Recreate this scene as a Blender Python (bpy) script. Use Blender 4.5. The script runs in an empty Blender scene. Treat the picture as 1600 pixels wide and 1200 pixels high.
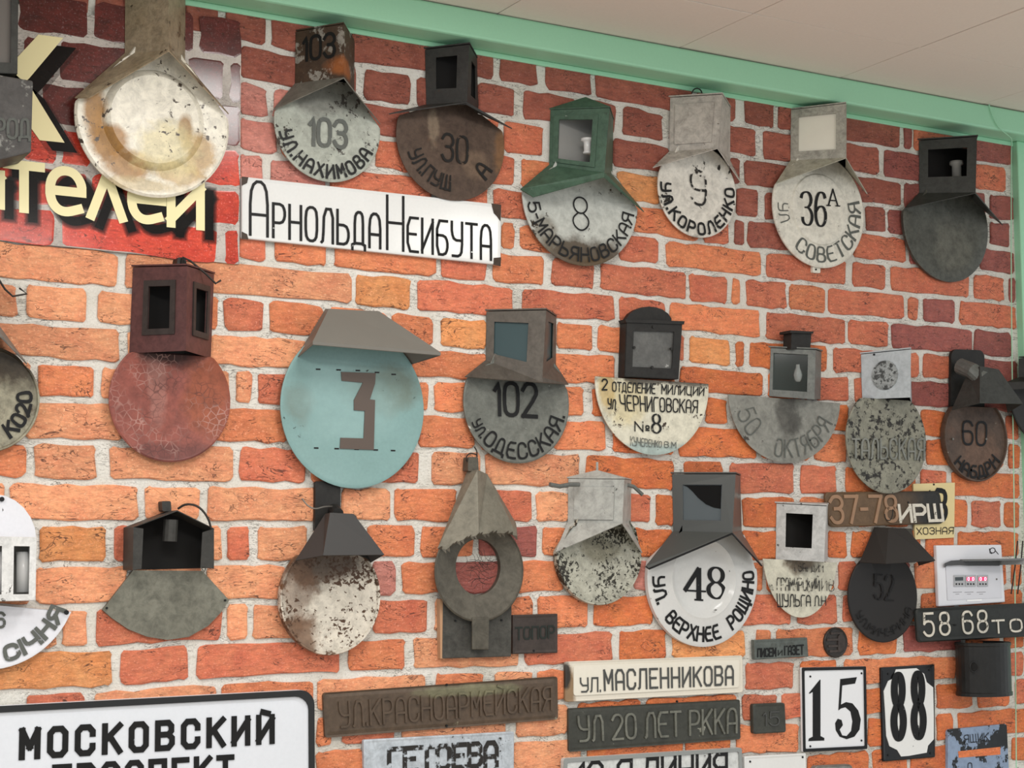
import bpy, math, random
from mathutils import Vector as V, Matrix
random.seed(7)
C = bpy.context.scene.collection
# ------------------------------------------------------------------ camera, world, lights, exposure
FPX, YAW, PIT, ROL, D, CZ = 2532.4, .5174, .1039, -.0011, 3.06, 1.5
cy_, sy_ = math.cos(YAW), math.sin(YAW)
FW = V((sy_*math.cos(PIT), cy_*math.cos(PIT), math.sin(PIT)))
r0 = V((cy_, -sy_, 0)); u0 = r0.cross(FW)
RT = math.cos(ROL)*r0 + math.sin(ROL)*u0
UP = -math.sin(ROL)*r0 + math.cos(ROL)*u0
CAM = V((0, -D, CZ))
cam = bpy.data.cameras.new('camera'); co = bpy.data.objects.new('camera', cam); C.objects.link(co)
m = Matrix((RT, UP, -FW)).transposed().to_4x4(); m.translation = CAM
co.matrix_world = m
cam.sensor_width = 36; cam.lens = FPX*36/1600; cam.clip_start = .05
bpy.context.scene.camera = co
vs = bpy.context.scene.view_settings
bpy.context.scene.display_settings.display_device = 'sRGB'
vs.view_transform = 'Standard'; vs.look = 'None'; vs.gamma = 1; vs.use_curve_mapping = False
vs.exposure = 0.12
w = bpy.data.worlds.new('world'); bpy.context.scene.world = w; w.use_nodes = True
w.node_tree.nodes['Background'].inputs[0].default_value = (.93, .97, 1, 1)
w.node_tree.nodes['Background'].inputs[1].default_value = .84
def area(name, loc, size, power, rot=(0, 0, 0), col=(1, .985, .95)):
    l = bpy.data.lights.new(name, 'AREA'); l.shape = 'RECTANGLE'; l.size, l.size_y = size; l.energy = power; l.color = col
    o = bpy.data.objects.new(name, l); C.objects.link(o); o.location = loc; o.rotation_euler = rot; return o
ZC = 2.6665   # ceiling
area('ceiling_panel_and_fill_light', (1.36, -.98, ZC-.004), (.42, .58), 12)
area('ceiling_panel_and_fill_light', (2.86, -2.15, ZC-.004), (.58, .58), 20)
area('ceiling_panel_and_fill_light', (.4, -2.15, ZC-.004), (.58, .58), 28)  # this and the next two are added fill lights, no fixture seen there
area('ceiling_panel_and_fill_light', (1.4, -3.6, ZC-.004), (.58, .58), 28)
area('ceiling_panel_and_fill_light', (-.6, -1.2, ZC-.004), (.58, .58), 19)

# ------------------------------------------------------------------ picture-to-room helpers
def ray(x, y): return FW + (x-800)/FPX*RT - (y-600)/FPX*UP
def P(x, y, d=0.):
    q = ray(x, y); return CAM + q*((D-d)/q.y)
def onx(x, y, X):                      # point of the sight line at room x = X
    q = ray(x, y); return CAM + q*(X/q.x)
# ------------------------------------------------------------------ materials
def lin(c):
    if isinstance(c, str): c = tuple(int(c[i:i+2], 16)/255 for i in (0, 2, 4))
    return tuple((v/12.92 if v <= .04045 else ((v+.055)/1.055)**2.4) for v in c) + (1,)
class NT:
    def __init__(s, name):
        s.m = bpy.data.materials.new(name); s.m.use_nodes = True; s.t = s.m.node_tree
        s.b = s.t.nodes['Principled BSDF']; s.out = s.t.nodes['Material Output']
        s.tc = s.t.nodes.new('ShaderNodeTexCoord'); s.obj = s.tc.outputs['Object']
    def n(s, ty, **k):
        nd = s.t.nodes.new(ty)
        for a, b in k.items(): setattr(nd, a, b)
        return nd
    def link(s, a, b): s.t.links.new(a, b)
    def put(s, sock, v):
        if hasattr(v, 'is_output'): s.link(v, sock)
        else: sock.default_value = v
    def noise(s, scale, detail=5, rough=.6, dist=0, vec=None, seed=0):
        nd = s.n('ShaderNodeTexNoise'); nd.noise_dimensions = '4D'
        s.link(vec or s.obj, nd.inputs['Vector']); nd.inputs['W'].default_value = seed
        nd.inputs['Scale'].default_value = scale; nd.inputs['Detail'].default_value = detail
        nd.inputs['Roughness'].default_value = rough; nd.inputs['Distortion'].default_value = dist
        return nd.outputs['Fac']
    def ramp(s, v, a, b):
        nd = s.n('ShaderNodeMapRange'); s.put(nd.inputs[0], v); nd.inputs[1].default_value = a; nd.inputs[2].default_value = b
        return nd.outputs[0]
    def mix(s, f, a, b, mode='MIX'):
        nd = s.n('ShaderNodeMix', data_type='RGBA', blend_type=mode); s.put(nd.inputs[0], f); s.put(nd.inputs[6], a); s.put(nd.inputs[7], b)
        return nd.outputs[2]
    def math(s, op, a, b=0.):
        nd = s.n('ShaderNodeMath', operation=op); s.put(nd.inputs[0], a); s.put(nd.inputs[1], b); return nd.outputs[0]
    def bump(s, h, dist=.001, strength=1.):
        nd = s.n('ShaderNodeBump'); nd.inputs['Distance'].default_value = dist; nd.inputs['Strength'].default_value = strength
        s.link(h, nd.inputs['Height']); s.link(nd.outputs[0], s.b.inputs['Normal'])
    def blob(s, c, r, wob=.5, scale=18, soft=.25):   # irregular stain with centre and radii (x, z)
        mp = s.n('ShaderNodeMapping'); mp.vector_type = 'POINT'; s.link(s.obj, mp.inputs[0])
        mp.inputs['Location'].default_value = (-c[0]/r[0], 0, -c[1]/r[1]); mp.inputs['Scale'].default_value = (1/r[0], 0, 1/r[1])
        ln = s.n('ShaderNodeVectorMath', operation='LENGTH'); s.link(mp.outputs[0], ln.inputs[0])
        v = s.math('ADD', ln.outputs['Value'], s.math('MULTIPLY', s.math('SUBTRACT', s.noise(scale, 7, .65), .5), wob*2.4))
        return s.ramp(v, 1+soft, 1-soft)
def worn(name, base, dark=None, var=.5, vs_=14, rust=None, ra=0., rs=24, chips=None, ca=0., cs=70, rough=.55, metal=0., bump=.0004, blobs=(), edge=.06, spec=.28, coat=0., crackle=None):
    """aged painted or enamelled sheet: base, cloudy second tone, rust patches, small chips, local stains; ra/ca = share covered"""
    t = NT(name); base = lin(base); dark = lin(dark) if dark else tuple(v*.72 for v in base[:3])+(1,)
    col = t.mix(t.math('MULTIPLY', t.ramp(t.noise(vs_, 6, .6), .3, .7), var), base, dark)
    fine = t.noise(160, 3, .6, seed=3)
    col = t.mix(t.math('MULTIPLY', t.ramp(fine, .35, .7), var*.45), col, tuple(v*.8 for v in dark[:3])+(1,))
    if rust:
        th = .72-ra*.42
        k = t.ramp(t.noise(rs, 9, .68, seed=5), th, th+edge)
        col = t.mix(k, col, t.mix(t.noise(rs*3, 5, seed=2), lin(rust), tuple(v*.55 for v in lin(rust)[:3])+(1,)))
    for (c, r, bc, wob, st) in blobs:
        col = t.mix(t.math('MULTIPLY', t.blob(c, r, wob), st), col, t.mix(t.noise(60, 6, .7), lin(bc), tuple(v*.7 for v in lin(bc)[:3])+(1,)))
    gr = t.math('SUBTRACT', 1., t.math('MULTIPLY', t.ramp(t.noise(48, 9, .74, .6, seed=31), .42, .66), .14+.42*var))
    gc = t.n('ShaderNodeCombineXYZ'); [t.link(gr, gc.inputs[i]) for i in range(3)]
    if bump > .00015: col = t.mix(1., t.mix(1., col, (1.12,)*3+(1,), 'MULTIPLY'), gc.outputs[0], 'MULTIPLY')
    if crackle:
        vo = t.n('ShaderNodeTexVoronoi'); vo.feature = 'DISTANCE_TO_EDGE'; t.link(t.obj, vo.inputs['Vector']); vo.inputs['Scale'].default_value = crackle
        g_ = t.math('MULTIPLY', t.ramp(vo.outputs['Distance'], .07, .02), t.ramp(t.noise(9, 3, seed=6), .48, .58))
        col = t.mix(t.math('MULTIPLY', g_, .65), col, t.mix(t.ramp(t.noise(14, 2, seed=1), .45, .55), lin('4a2c28'), lin('b08a80')))
    if chips and ca > 0:
        th = .70-ca*.62
        col = t.mix(t.ramp(t.math('ADD', t.noise(cs, 8, .66, .4, seed=9), t.math('MULTIPLY', t.math('SUBTRACT', t.noise(11, 3, .5, seed=21), .5), .55)), th, th+.03), col, lin(chips))
    t.link(col, t.b.inputs['Base Color'])
    t.b.inputs['Roughness'].default_value = rough; t.b.inputs['Metallic'].default_value = metal
    t.b.inputs['Specular IOR Level'].default_value = spec
    t.bump(t.noise(rs*1.5, 6, .6, seed=5), bump*1.5, .6)
    return t.m
def ink(name, color, wear=.3, scale=60, rough=.5):
    """paint of lettering, flaked away in places"""
    t = NT(name)
    t.link(t.mix(t.ramp(t.noise(40, 4), .3, .7), lin(color), tuple(v*.8+.004 for v in lin(color)[:3])+(1,)), t.b.inputs['Base Color'])
    t.b.inputs['Roughness'].default_value = rough; t.b.inputs['Specular IOR Level'].default_value = .2
    if wear > 0:
        tr = t.n('ShaderNodeBsdfTransparent'); mx = t.n('ShaderNodeMixShader'); th = .28+wear*.3
        t.link(t.ramp(t.noise(scale, 6, .65, seed=4), th, th+.05), mx.inputs[0])
        t.link(tr.outputs[0], mx.inputs[1]); t.link(t.b.outputs[0], mx.inputs[2]); t.link(mx.outputs[0], t.out.inputs[0])
    return t.m
def plain(name, color, rough=.5, metal=0., alpha=1., emit=0., var=.12):
    t = NT(name); c = lin(color)
    t.link(t.mix(t.math('MULTIPLY', t.noise(30, 4), var*2), c, tuple(v*.6 for v in c[:3])+(1,)), t.b.inputs['Base Color'])
    t.b.inputs['Roughness'].default_value = rough; t.b.inputs['Metallic'].default_value = metal; t.b.inputs['Alpha'].default_value = alpha
    if rough > .3: t.b.inputs['Specular IOR Level'].default_value = .28
    if emit: t.b.inputs['Emission Color'].default_value = c; t.b.inputs['Emission Strength'].default_value = emit
    return t.m
def brick_mat(name, a, b, c, gloss=.5, relief=.8):
    t = NT(name)
    oi = t.n('ShaderNodeObjectInfo'); rnd = oi.outputs['Random']
    add = t.n('ShaderNodeVectorMath', operation='ADD'); t.link(t.obj, add.inputs[0])
    cmb = t.n('ShaderNodeCombineXYZ'); t.link(t.math('MULTIPLY', rnd, 37.), cmb.inputs[0]); t.link(t.math('MULTIPLY', rnd, 11.), cmb.inputs[2]); t.link(cmb.outputs[0], add.inputs[1])
    v = add.outputs[0]
    st = t.n('ShaderNodeMapping'); t.link(v, st.inputs[0]); st.inputs['Scale'].default_value = (.45, 1, 1.25)
    big = t.noise(20, 4, .6, .6, v)
    mid = t.noise(75, 9, .72, .5, st.outputs[0]); fine = t.noise(230, 6, .7, 0, v, 3)
    col = t.mix(t.ramp(big, .32, .68), lin(a), lin(b))
    col = t.mix(t.math('MULTIPLY', t.ramp(mid, .56, .72), .7), col, lin(c))
    tint = t.math('ADD', t.math('MULTIPLY', rnd, .3), .84)
    h = t.n('ShaderNodeHueSaturation'); t.link(col, h.inputs['Color']); t.link(tint, h.inputs['Value']); col = h.outputs[0]
    lum = t.math('ADD', t.math('MULTIPLY', t.ramp(t.noise(110, 8, .8, .3, st.outputs[0], 11), .34, .66), .62), .66)
    cc = t.n('ShaderNodeCombineXYZ'); [t.link(lum, cc.inputs[i]) for i in range(3)]
    col = t.mix(1., col, cc.outputs[0], 'MULTIPLY')
    # pale chips and dark hairline cracks of the weathered face
    col = t.mix(t.math('MULTIPLY', t.ramp(fine, .56, .64), .6), col, tuple(min(1, v_*1.25+.14) for v_ in lin(b)[:3])+(1,))
    ms = t.noise(26, 3, .75, 1.1, st.outputs[0], 8)
    crack = t.ramp(t.math('ABSOLUTE', t.math('SUBTRACT', ms, .5)), .014, .003)
    gate = t.ramp(t.noise(14, 2, .5, 0, v, 5), .46, .56)
    col = t.mix(t.math('MULTIPLY', t.math('MULTIPLY', crack, gate), .85), col, lin('3a1a10'))
    t.link(col, t.b.inputs['Base Color']); t.b.inputs['Roughness'].default_value = gloss
    hh = t.math('ADD', t.math('MULTIPLY', mid, 1.), t.math('MULTIPLY', fine, .35))
    if relief: t.bump(hh, .006, relief)
    return t.m
BR = {
 'd': brick_mat('brick_dark_red', 'ab604c', '904a3b', '50302a'),
 'm': brick_mat('brick_maroon', 'a55a4e', '8c4842', '5e342f'),
 'r': brick_mat('brick_orange_red', 'c8674a', 'd27a56', '8c4430'),
 'o': brick_mat('brick_orange', 'd9794f', 'e08a5a', 'a9502f'),
 'g': brick_mat('brick_deep_orange', 'd06a3c', 'd87a40', '96421f'),
 'p': brick_mat('brick_peach', 'e08e66', 'eba577', 'b96a46'),
 'y': brick_mat('brick_light_orange', 'e29c62', 'dd8b50', 'a9602f'),
 'k': brick_mat('brick_pink_and_glare', 'd08a7c', 'c87c6e', 'a06055')}  # pale pink bricks; doubles as glare painted into the upper left ones
PR = brick_mat('printed_red_brick', 'b8382c', 'c94a36', '6b1c18', .16, 0)
PD = brick_mat('printed_dark_brick', '6b2a26', '4a201f', '241214', .16, 0)
def mortar_mat(name, a, b, rough=.6):
    t = NT(name)
    col = t.mix(t.ramp(t.noise(7, 5, .6), .35, .7), lin(a), lin(b))
    col = t.mix(t.math('MULTIPLY', t.ramp(t.noise(120, 8, .75, seed=2), .58, .66), .55), col, lin('6e6a60'))
    st = t.n('ShaderNodeMapping'); t.link(t.obj, st.inputs[0]); st.inputs['Scale'].default_value = (.35, 1, 1.5)
    ms = t.noise(34, 4, .8, 1.2, st.outputs[0], 3)
    ck = t.math('MULTIPLY', t.ramp(t.math('ABSOLUTE', t.math('SUBTRACT', ms, .5)), .02, .004), t.ramp(t.noise(9, 3, .6, seed=7), .42, .55))
    col = t.mix(t.math('MULTIPLY', ck, .8), col, lin('4a463e'))
    col = t.mix(t.math('MULTIPLY', t.ramp(t.noise(260, 4, .7, seed=12), .5, .64), .28), col, lin('8f897c'))
    t.link(col, t.b.inputs['Base Color']); t.b.inputs['Roughness'].default_value = rough; t.b.inputs['Specular IOR Level'].default_value = .35
    t.bump(t.noise(90, 8, .7), .006, .8); return t.m
MORTAR = mortar_mat('mortar', 'e6e4dd', 'cfccc0')
PMORTAR = mortar_mat('printed_mortar', 'd8d0c8', 'a8a09a', .16)
GREEN = worn('green_wall_paint', 'a0d6b4', '97ccaa', var=.25, vs_=3, rough=.42, bump=.0001)
CEIL = worn('ceiling_board', 'e0d5ca', 'd8ccc2', var=.3, vs_=3, rough=.8, bump=.0001)
BLACK = plain('black_paint', '131314', .45)
DARKV = plain('dark_inside', '161514', .8)
WHITEP = plain('white_porcelain', 'dcdcda', .25)
GLASS = plain('clear_glass', 'c8d0d0', .05, alpha=.18)
WIRE = plain('steel_wire', '77736c', .4, .6)
DWIRE = plain('dark_wire', '33302d', .5, .4)

# ------------------------------------------------------------------ mesh helpers
def mesh_obj(name, vs_, fs, mat, parent=None, org=None, solid=0., bevel=0., smooth=False, off=0.):
    org = org or V((0, 0, 0))
    me = bpy.data.meshes.new(name); me.from_pydata([tuple(V(v)-org) for v in vs_], [], fs); me.validate(); me.update()
    if smooth:
        for p in me.polygons: p.use_smooth = True
    me.materials.append(mat); o = bpy.data.objects.new(name, me); C.objects.link(o)
    if parent: o.parent = parent
    else: o.location = org
    if solid:
        s = o.modifiers.new('s', 'SOLIDIFY'); s.thickness = solid; s.offset = off
    if bevel:
        b = o.modifiers.new('b', 'BEVEL'); b.width = bevel; b.segments = 2; b.limit_method = 'ANGLE'
    return o
class Thing:
    def __init__(s, name, label, cat, org, group=None):
        s.org = V(org); s.o = bpy.data.objects.new(name, None); s.o.empty_display_size = .03; C.objects.link(s.o); s.o.location = s.org
        s.o['label'] = label; s.o['category'] = cat
        if group: s.o['group'] = group
    def part(s, name, vs_, fs, mat, parent=None, label=None, **k):
        o = mesh_obj(name, vs_, fs, mat, None, s.org, **k); o.location = (0, 0, 0); o.parent = parent or s.o
        if label: o['label'] = label
        return o
def tag(o, label, cat, group=None):
    o['label'] = label; o['category'] = cat
    if group: o['group'] = group
def sheet(polys):                       # loose polygons -> verts, faces, welded
    vs_, fs, key = [], [], {}
    for p in polys:
        f = []
        for q in p:
            k = tuple(round(c, 5) for c in q)
            if k not in key: key[k] = len(vs_); vs_.append(V(q))
            if key[k] not in f: f.append(key[k])
        if len(f) > 2: fs.append(f)
    return vs_, fs
def bil(q, u, v):                       # quad (BL, BR, TR, TL)
    return (q[0]*(1-u)+q[1]*u)*(1-v) + (q[3]*(1-u)+q[2]*u)*v
def sub(q, u0_, v0_, u1, v1): return [bil(q, u0_, v0_), bil(q, u1, v0_), bil(q, u1, v1), bil(q, u0_, v1)]
def hole(q, h):                         # quad with a rectangular opening
    i = sub(q, *h); return [[q[0], q[1], i[1], i[0]], [q[1], q[2], i[2], i[1]], [q[2], q[3], i[3], i[2]], [q[3], q[0], i[0], i[3]]]
def nrm(q):
    n = (q[1]-q[0]).cross(q[3]-q[0]).normalized()
    return n if n.y < 0 else -n
def shift(q, h): n = nrm(q); return [p+n*h for p in q]
def prism(poly, d0, d1):                # outline in the wall plane (points), from depth d0 out to d1
    n = len(poly); vs_ = [V((p.x, -d1, p.z)) for p in poly]+[V((p.x, -d0, p.z)) for p in poly]
    fs = [list(range(n)), list(range(2*n-1, n-1, -1))]+[[i, i+n, (i+1) % n+n, (i+1) % n] for i in range(n)]
    return vs_, fs
def tube(pts, r, n=8):
    vs_, fs = [], []
    for i, p in enumerate(pts):
        a = pts[max(i-1, 0)]; b = pts[min(i+1, len(pts)-1)]; t = (b-a).normalized()
        s = t.cross(V((0, 1, 0)));  s = s.normalized() if s.length > .1 else V((1, 0, 0)); q = t.cross(s)
        rr = r if not callable(r) else r(i/(len(pts)-1))
        vs_ += [p+(s*math.cos(2*math.pi*k/n)+q*math.sin(2*math.pi*k/n))*rr for k in range(n)]
    for i in range(len(pts)-1):
        fs += [[i*n+k, i*n+(k+1) % n, (i+1)*n+(k+1) % n, (i+1)*n+k] for k in range(n)]
    fs += [list(range(n))[::-1], list(range(len(vs_)-n, len(vs_)))]
    return vs_, fs
def cat(*ms):
    vs_, fs = [], []
    for v, f in ms:
        k = len(vs_); vs_ += v; fs += [[i+k for i in q] for q in f]
    return vs_, fs
def boxm(q, back):                      # front quad -> box reaching back to depth `back`
    return prism_v(q, [V((p.x, -back, p.z)) for p in q])
def prism_v(a, b):
    n = len(a); return list(a)+list(b), [list(range(n)), list(range(2*n-1, n-1, -1))]+[[i, i+n, (i+1) % n+n, (i+1) % n] for i in range(n)]
def smooth_line(p, it=2, closed=False):
    for _ in range(it):
        q = []
        n = len(p)
        for i in range(n if closed else n-1):
            a, b = p[i], p[(i+1) % n]; q += [a*.75+b*.25, a*.25+b*.75]
        if not closed: q = [p[0]]+q+[p[-1]]
        p = q
    return p
def quadpx(TL, TR, BR, BL, d): return [P(*BL, d), P(*BR, d), P(*TR, d), P(*TL, d)]
def rround(q, r, n=5):                  # rounded-corner outline of a quad in the wall plane
    out = []
    for i in range(4):
        p = q[i]; a = (q[i-1]-p); b = (q[(i+1) % 4]-p); a = a.normalized()*r; b = b.normalized()*r
        for k in range(n+1):
            t = k/n*math.pi/2; out.append(p+a*(1-math.sin(t))+b*(1-math.cos(t)))
    return out
def scale_poly(poly, m):                # inset towards the centre by m metres
    c = sum(poly, V((0, 0, 0)))/len(poly); xs = max(abs(p.x-c.x) for p in poly); zs = max(abs(p.z-c.z) for p in poly)
    return [V((c.x+(p.x-c.x)*(1-m/xs), p.y, c.z+(p.z-c.z)*(1-m/zs))) for p in poly]
def plate_mesh(outer, d0, d1, rim=.006, lip=.0015):   # sheet with a raised or sunken rim
    a = [V((p.x, -d0, p.z)) for p in outer]; b = [V((p.x, -d1, p.z)) for p in outer]
    c = [V((p.x, -d1-lip, p.z)) for p in scale_poly(outer, rim*.35)]; e = [V((p.x, -d1-lip*.0, p.z)) for p in scale_poly(outer, rim)]
    n = len(outer); vs_ = a+b+c+e; fs = []
    for j in range(3): fs += [[j*n+i, j*n+(i+1) % n, (j+1)*n+(i+1) % n, (j+1)*n+i] for i in range(n)]
    fs += [[3*n+i for i in range(n)], list(range(n))[::-1]]
    return vs_, fs
def disc_mesh(cx, cz, rx, rz, prof, n=64, clip=None):  # prof: (fraction of radius, depth)
    vs_, fs = [], []
    for f, d in prof:
        for k in range(n):
            a = 2*math.pi*k/n; x = rx*f*math.cos(a); z = rz*f*math.sin(a)
            if clip: z = min(z, clip(x))
            vs_.append(V((cx+x, -d, cz+z)))
    for j in range(len(prof)-1): fs += [[j*n+k, j*n+(k+1) % n, (j+1)*n+(k+1) % n, (j+1)*n+k] for k in range(n)]
    fs += [[(len(prof)-1)*n+k for k in range(n)], list(range(n))[::-1]]
    return vs_, fs
# ------------------------------------------------------------------ lettering (own stroke alphabet)
G = {
'А': '0 0 0 4.6 1 6 3 6 4 4.6 4 0;0 2.3 4 2.3', 'A': '0 0 2 6 4 0;.8 1.9 3.2 1.9',
'Б': '3.8 6 0 6 0 0 3 0 4 1 4 2.4 3 3.4 0 3.4', 'В': '0 3.2 0 6 3 6 3.8 5.2 3.8 4 3 3.2;0 3.2 3 3.2 4 2.3 4 1 3 0 0 0 0 3.2',
'Г': '0 0 0 6 3.6 6', 'Д': '.6 .6 .6 5 1.4 6 3 6 3.6 5 3.6 .6;-.3 -.7 -.3 .4 4.3 .4 4.3 -.7', 'Е': '3.8 6 0 6 0 0 3.8 0;0 3.1 3 3.1',
'З': '0 4.9 1 6 3 6 4 5 4 4 3 3.2 1.5 3.2;2 3.2 3 3.2 4 2.3 4 1 3 0 1 0 0 1.1', 'И': '0 6 0 0;0 .5 4 5.5;4 6 4 0',
'Й': '0 6 0 0;0 .5 4 5.5;4 6 4 0;1.2 7.3 2.8 6.9', 'К': '0 0 0 6;4 6 .3 2.8;1.3 3.6 4 0', 'Л': '0 0 .5 .3 .9 6 4 6 4 0',
'М': '0 0 0 6;0 6 2 2.2;2 2.2 4 6;4 6 4 0', 'Н': '0 0 0 6;4 0 4 6;0 3 4 3', 'О': '1 0 0 1 0 5 1 6 3 6 4 5 4 1 3 0 1 0',
'П': '0 0 0 6;0 6 4 6;4 6 4 0', 'Р': '0 0 0 6;0 6 3 6 4 5 4 3.6 3 2.6 0 2.6', 'С': '4 4.4 4 5 3 6 1 6 0 5 0 1 1 0 3 0 4 1 4 1.6',
'Т': '0 6 4 6;2 6 2 0', 'У': '0 6 0 4 1 2.8 4 2.8;4 6 4 1 3 0 .4 0', 'Х': '0 0 4 6;0 6 4 0', 'Ц': '0 6 0 0 4.6 0;4.6 0 4.6 -1.2;4 0 4 6',
'Ч': '0 6 0 3.6 1 2.6 4 2.6;4 6 4 0', 'Ш': '0 6 0 0;0 0 5 0;5 0 5 6;2.5 0 2.5 6', 'Щ': '0 6 0 0;0 0 5.6 0;5 0 5 6;2.5 0 2.5 6;5.6 0 5.6 -1.2',
'Ь': '0 6 0 0;0 0 3 0 4 1 4 2.4 3 3.4 0 3.4', 'Я': '4 0 4 6;4 6 1 6 0 5 0 3.8 1 2.8 4 2.8;1.8 2.8 0 0', 'i': '0 0 0 4.2;0 5.4 0 6.1',
'.': '0 0 0 .35', '-': '0 3 1.8 3', "'": '0 6 0 5', 'е': '0 2.2 4 2.2 4 3 3.2 4 2 4.5 .8 4 0 3 0 1.5 .8 .5 2 0 3.4 .5', 'т': '0 4.5 4 4.5;2 4.5 2 0',
'л': '0 0 2 4.5;2 4.5 4 0', 'й': '0 4.5 0 0;0 .3 4 4.2;4 4.5 4 0', 'и': '0 4.5 0 0;0 .3 4 4.2;4 4.5 4 0', 'N': '0 0 0 6;0 6 4 0;4 0 4 6', 'o': '0 2 1.6 2 1.6 3.8 0 3.8 0 2;0 1 1.6 1',
'0': '1 0 0 1 0 5 1 6 3 6 4 5 4 1 3 0 1 0', '1': '0 4.6 1.3 6 1.3 0', '2': '0 4.8 1 6 3 6 4 5 4 3.8 0 0;0 0 4 0',
'3': '0 4.9 1 6 3 6 4 5 4 4 3 3.2 1.5 3.2;2 3.2 3 3.2 4 2.3 4 1 3 0 1 0 0 1.1', '4': '3 0 3 6;3 6 0 1.8;0 1.8 4.2 1.8',
'5': '3.8 6 .4 6;.4 6 .2 3.3;.2 3.3 1 3.9 3 3.9 4 2.8 4 1 3 0 1 0 0 1', '6': '3.8 5 3 6 1 6 0 5 0 1 1 0 3 0 4 1 4 2.6 3 3.5 0 3.3',
'7': '0 6 4 6;4 6 1.5 0', '8': '1 3.1 .2 4 .2 5.2 1 6 3 6 3.8 5.2 3.8 4 3 3.1 4 2.3 4 1 3 0 1 0 0 1 0 2.3 1 3.1 3 3.1',
'9': '.2 1 1 0 3 0 4 1 4 5 3 6 1 6 0 5 0 3.4 1 2.5 4 2.7',
'8b': '1.3 3.1 .3 4 .3 5.2 1.3 6 2.7 6 3.7 5.2 3.7 4 2.7 3.1 1.3 3.1;1.3 3.1 0 2.2 0 1 1.3 0 2.7 0 4 1 4 2.2 2.7 3.1',
'1s': '.2 4.7 1.6 6;1.6 6 1.6 0;.2 0 3 0', '5s': '4 6 1 6;1 6 .9 3.4;.9 3.4 1.6 3.9 2.8 3.9 4 2.9 4 1.2 3 0 1.2 0 .2 .7 .4 1.3',
'4s': '3 0 3 6;3 6 0 1.7;0 1.7 4.4 1.7;2.2 0 3.8 0', '3s': '.1 5 .4 5.6 1.4 6 2.8 6 3.8 5.2 3.8 4 2.6 3.2 1.4 3.2;2 3.2 2.9 3.1 4 2.2 4 1 2.9 0 1.2 0 .2 .6 .2 1.3',
'6s': '3.7 5 3.3 5.7 2.2 6 1.1 5.7 .2 4.4 0 2.8 0 1.2 1 0 2.8 0 4 1 4 2.5 2.9 3.5 1.3 3.4 .2 2.6', 'As': '.3 0 2 6;2 6 3.7 0;1 1.9 3 1.9;-.3 0 1 0;3 0 4.4 0'}
def quadmap(q):                         # q = BL, BR, TR, TL in space
    W = ((q[1]-q[0]).length+(q[2]-q[3]).length)/2; H = ((q[3]-q[0]).length+(q[2]-q[1]).length)/2; n = nrm(q)
    return W, H, lambda x, y, h: bil(q, x/W, y/H)+n*h
def tq(TL, TR, BR, BL, d): return quadmap(quadpx(TL, TR, BR, BL, d))
def arcmap(cx, cz, R, a0, a1, H, d, rz=None):       # letters stand on the outer arc, tops to the centre
    rz = rz or R; Rm = R-H/2; a0, a1 = math.radians(a0), math.radians(a1); W = (a1-a0)*Rm
    def f(x, y, h):
        a = a0+x/Rm; return V((cx+(R-y)*math.cos(a), -d-h, cz+(rz-y*rz/R)*math.sin(a)))
    return W, H, f
def strokes(txt, mp, wd, thick=0., smooth=1, nib=None, gap=1.5, h0=.0004):
    W, H, f = mp; toks = txt if isinstance(txt, list) else list(txt)
    gl, x = [], 0.
    for c in toks:
        if c == ' ': x += 2.6; continue
        ls = [[float(v) for v in s.split()] for s in G[c].split(';')]
        mw = max(max(l[0::2]) for l in ls); gl.append((x, ls)); x += mw+gap
    lay = 0; tot = x-gap; S = V((W/tot, H/6)); vs_, fs = [], []
    for x0, ls in gl:
        for l in ls:
            p = [V(((x0+l[i])*S.x, l[i+1]*S.y)) for i in range(0, len(l), 2)]
            cl = len(p) > 3 and (p[0]-p[-1]).length < 1e-6
            if cl: p = p[:-1]
            if smooth and len(p) > 2: p = smooth_line(p, smooth, cl)
            n = len(p); L = []
            for i in range(n):
                a = p[i-1] if (i or cl) else None; b = p[(i+1) % n] if (i < n-1 or cl) else None
                t1 = (p[i]-a).normalized() if a is not None else None; t2 = (b-p[i]).normalized() if b is not None else None
                t = ((t1 or t2)+(t2 or t1)); t = t.normalized() if t.length > .2 else (t1 or t2)
                nn = V((-t.y, t.x)); k = 1/max(.5, abs(nn.dot(V((-(t1 or t2).y, (t1 or t2).x)))))
                hw = wd/2*k if not nib else math.hypot(nib[0]*nn.x, nib[1]*nn.y)/2*min(k, 1.3)
                q = V(p[i])
                if not cl and i == 0: q = q-t2*(wd/2 if not nib else nib[1]/2)
                if not cl and i == n-1: q = q+t1*(wd/2 if not nib else nib[1]/2)
                L.append((q+nn*hw, q-nn*hw))
            base = len(vs_); lay += 1; h = h0+thick+lay*2.5e-5
            for a, b in L:
                vs_ += [f(a.x, a.y, h), f(b.x, b.y, h)]+([f(a.x, a.y, 0), f(b.x, b.y, 0)] if thick else [])
            st = 4 if thick else 2
            for i in range(n if cl else n-1):
                a = base+i*st; b = base+((i+1) % n)*st
                fs.append([a, a+1, b+1, b])
                if thick: fs += [[a, b, b+2, a+2], [a+1, a+3, b+3, b+1]]
            if thick and not cl:
                a = base; b = base+(n-1)*st; fs += [[a, a+2, a+3, a+1], [b, b+1, b+3, b+2]]
    return vs_, fs
def write(T, txt, mp, wd, mat, name='lettering', parent=None, **k):
    v, f = strokes(txt, mp, wd, **k); return T.part(name, v, f, mat, parent)
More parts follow.
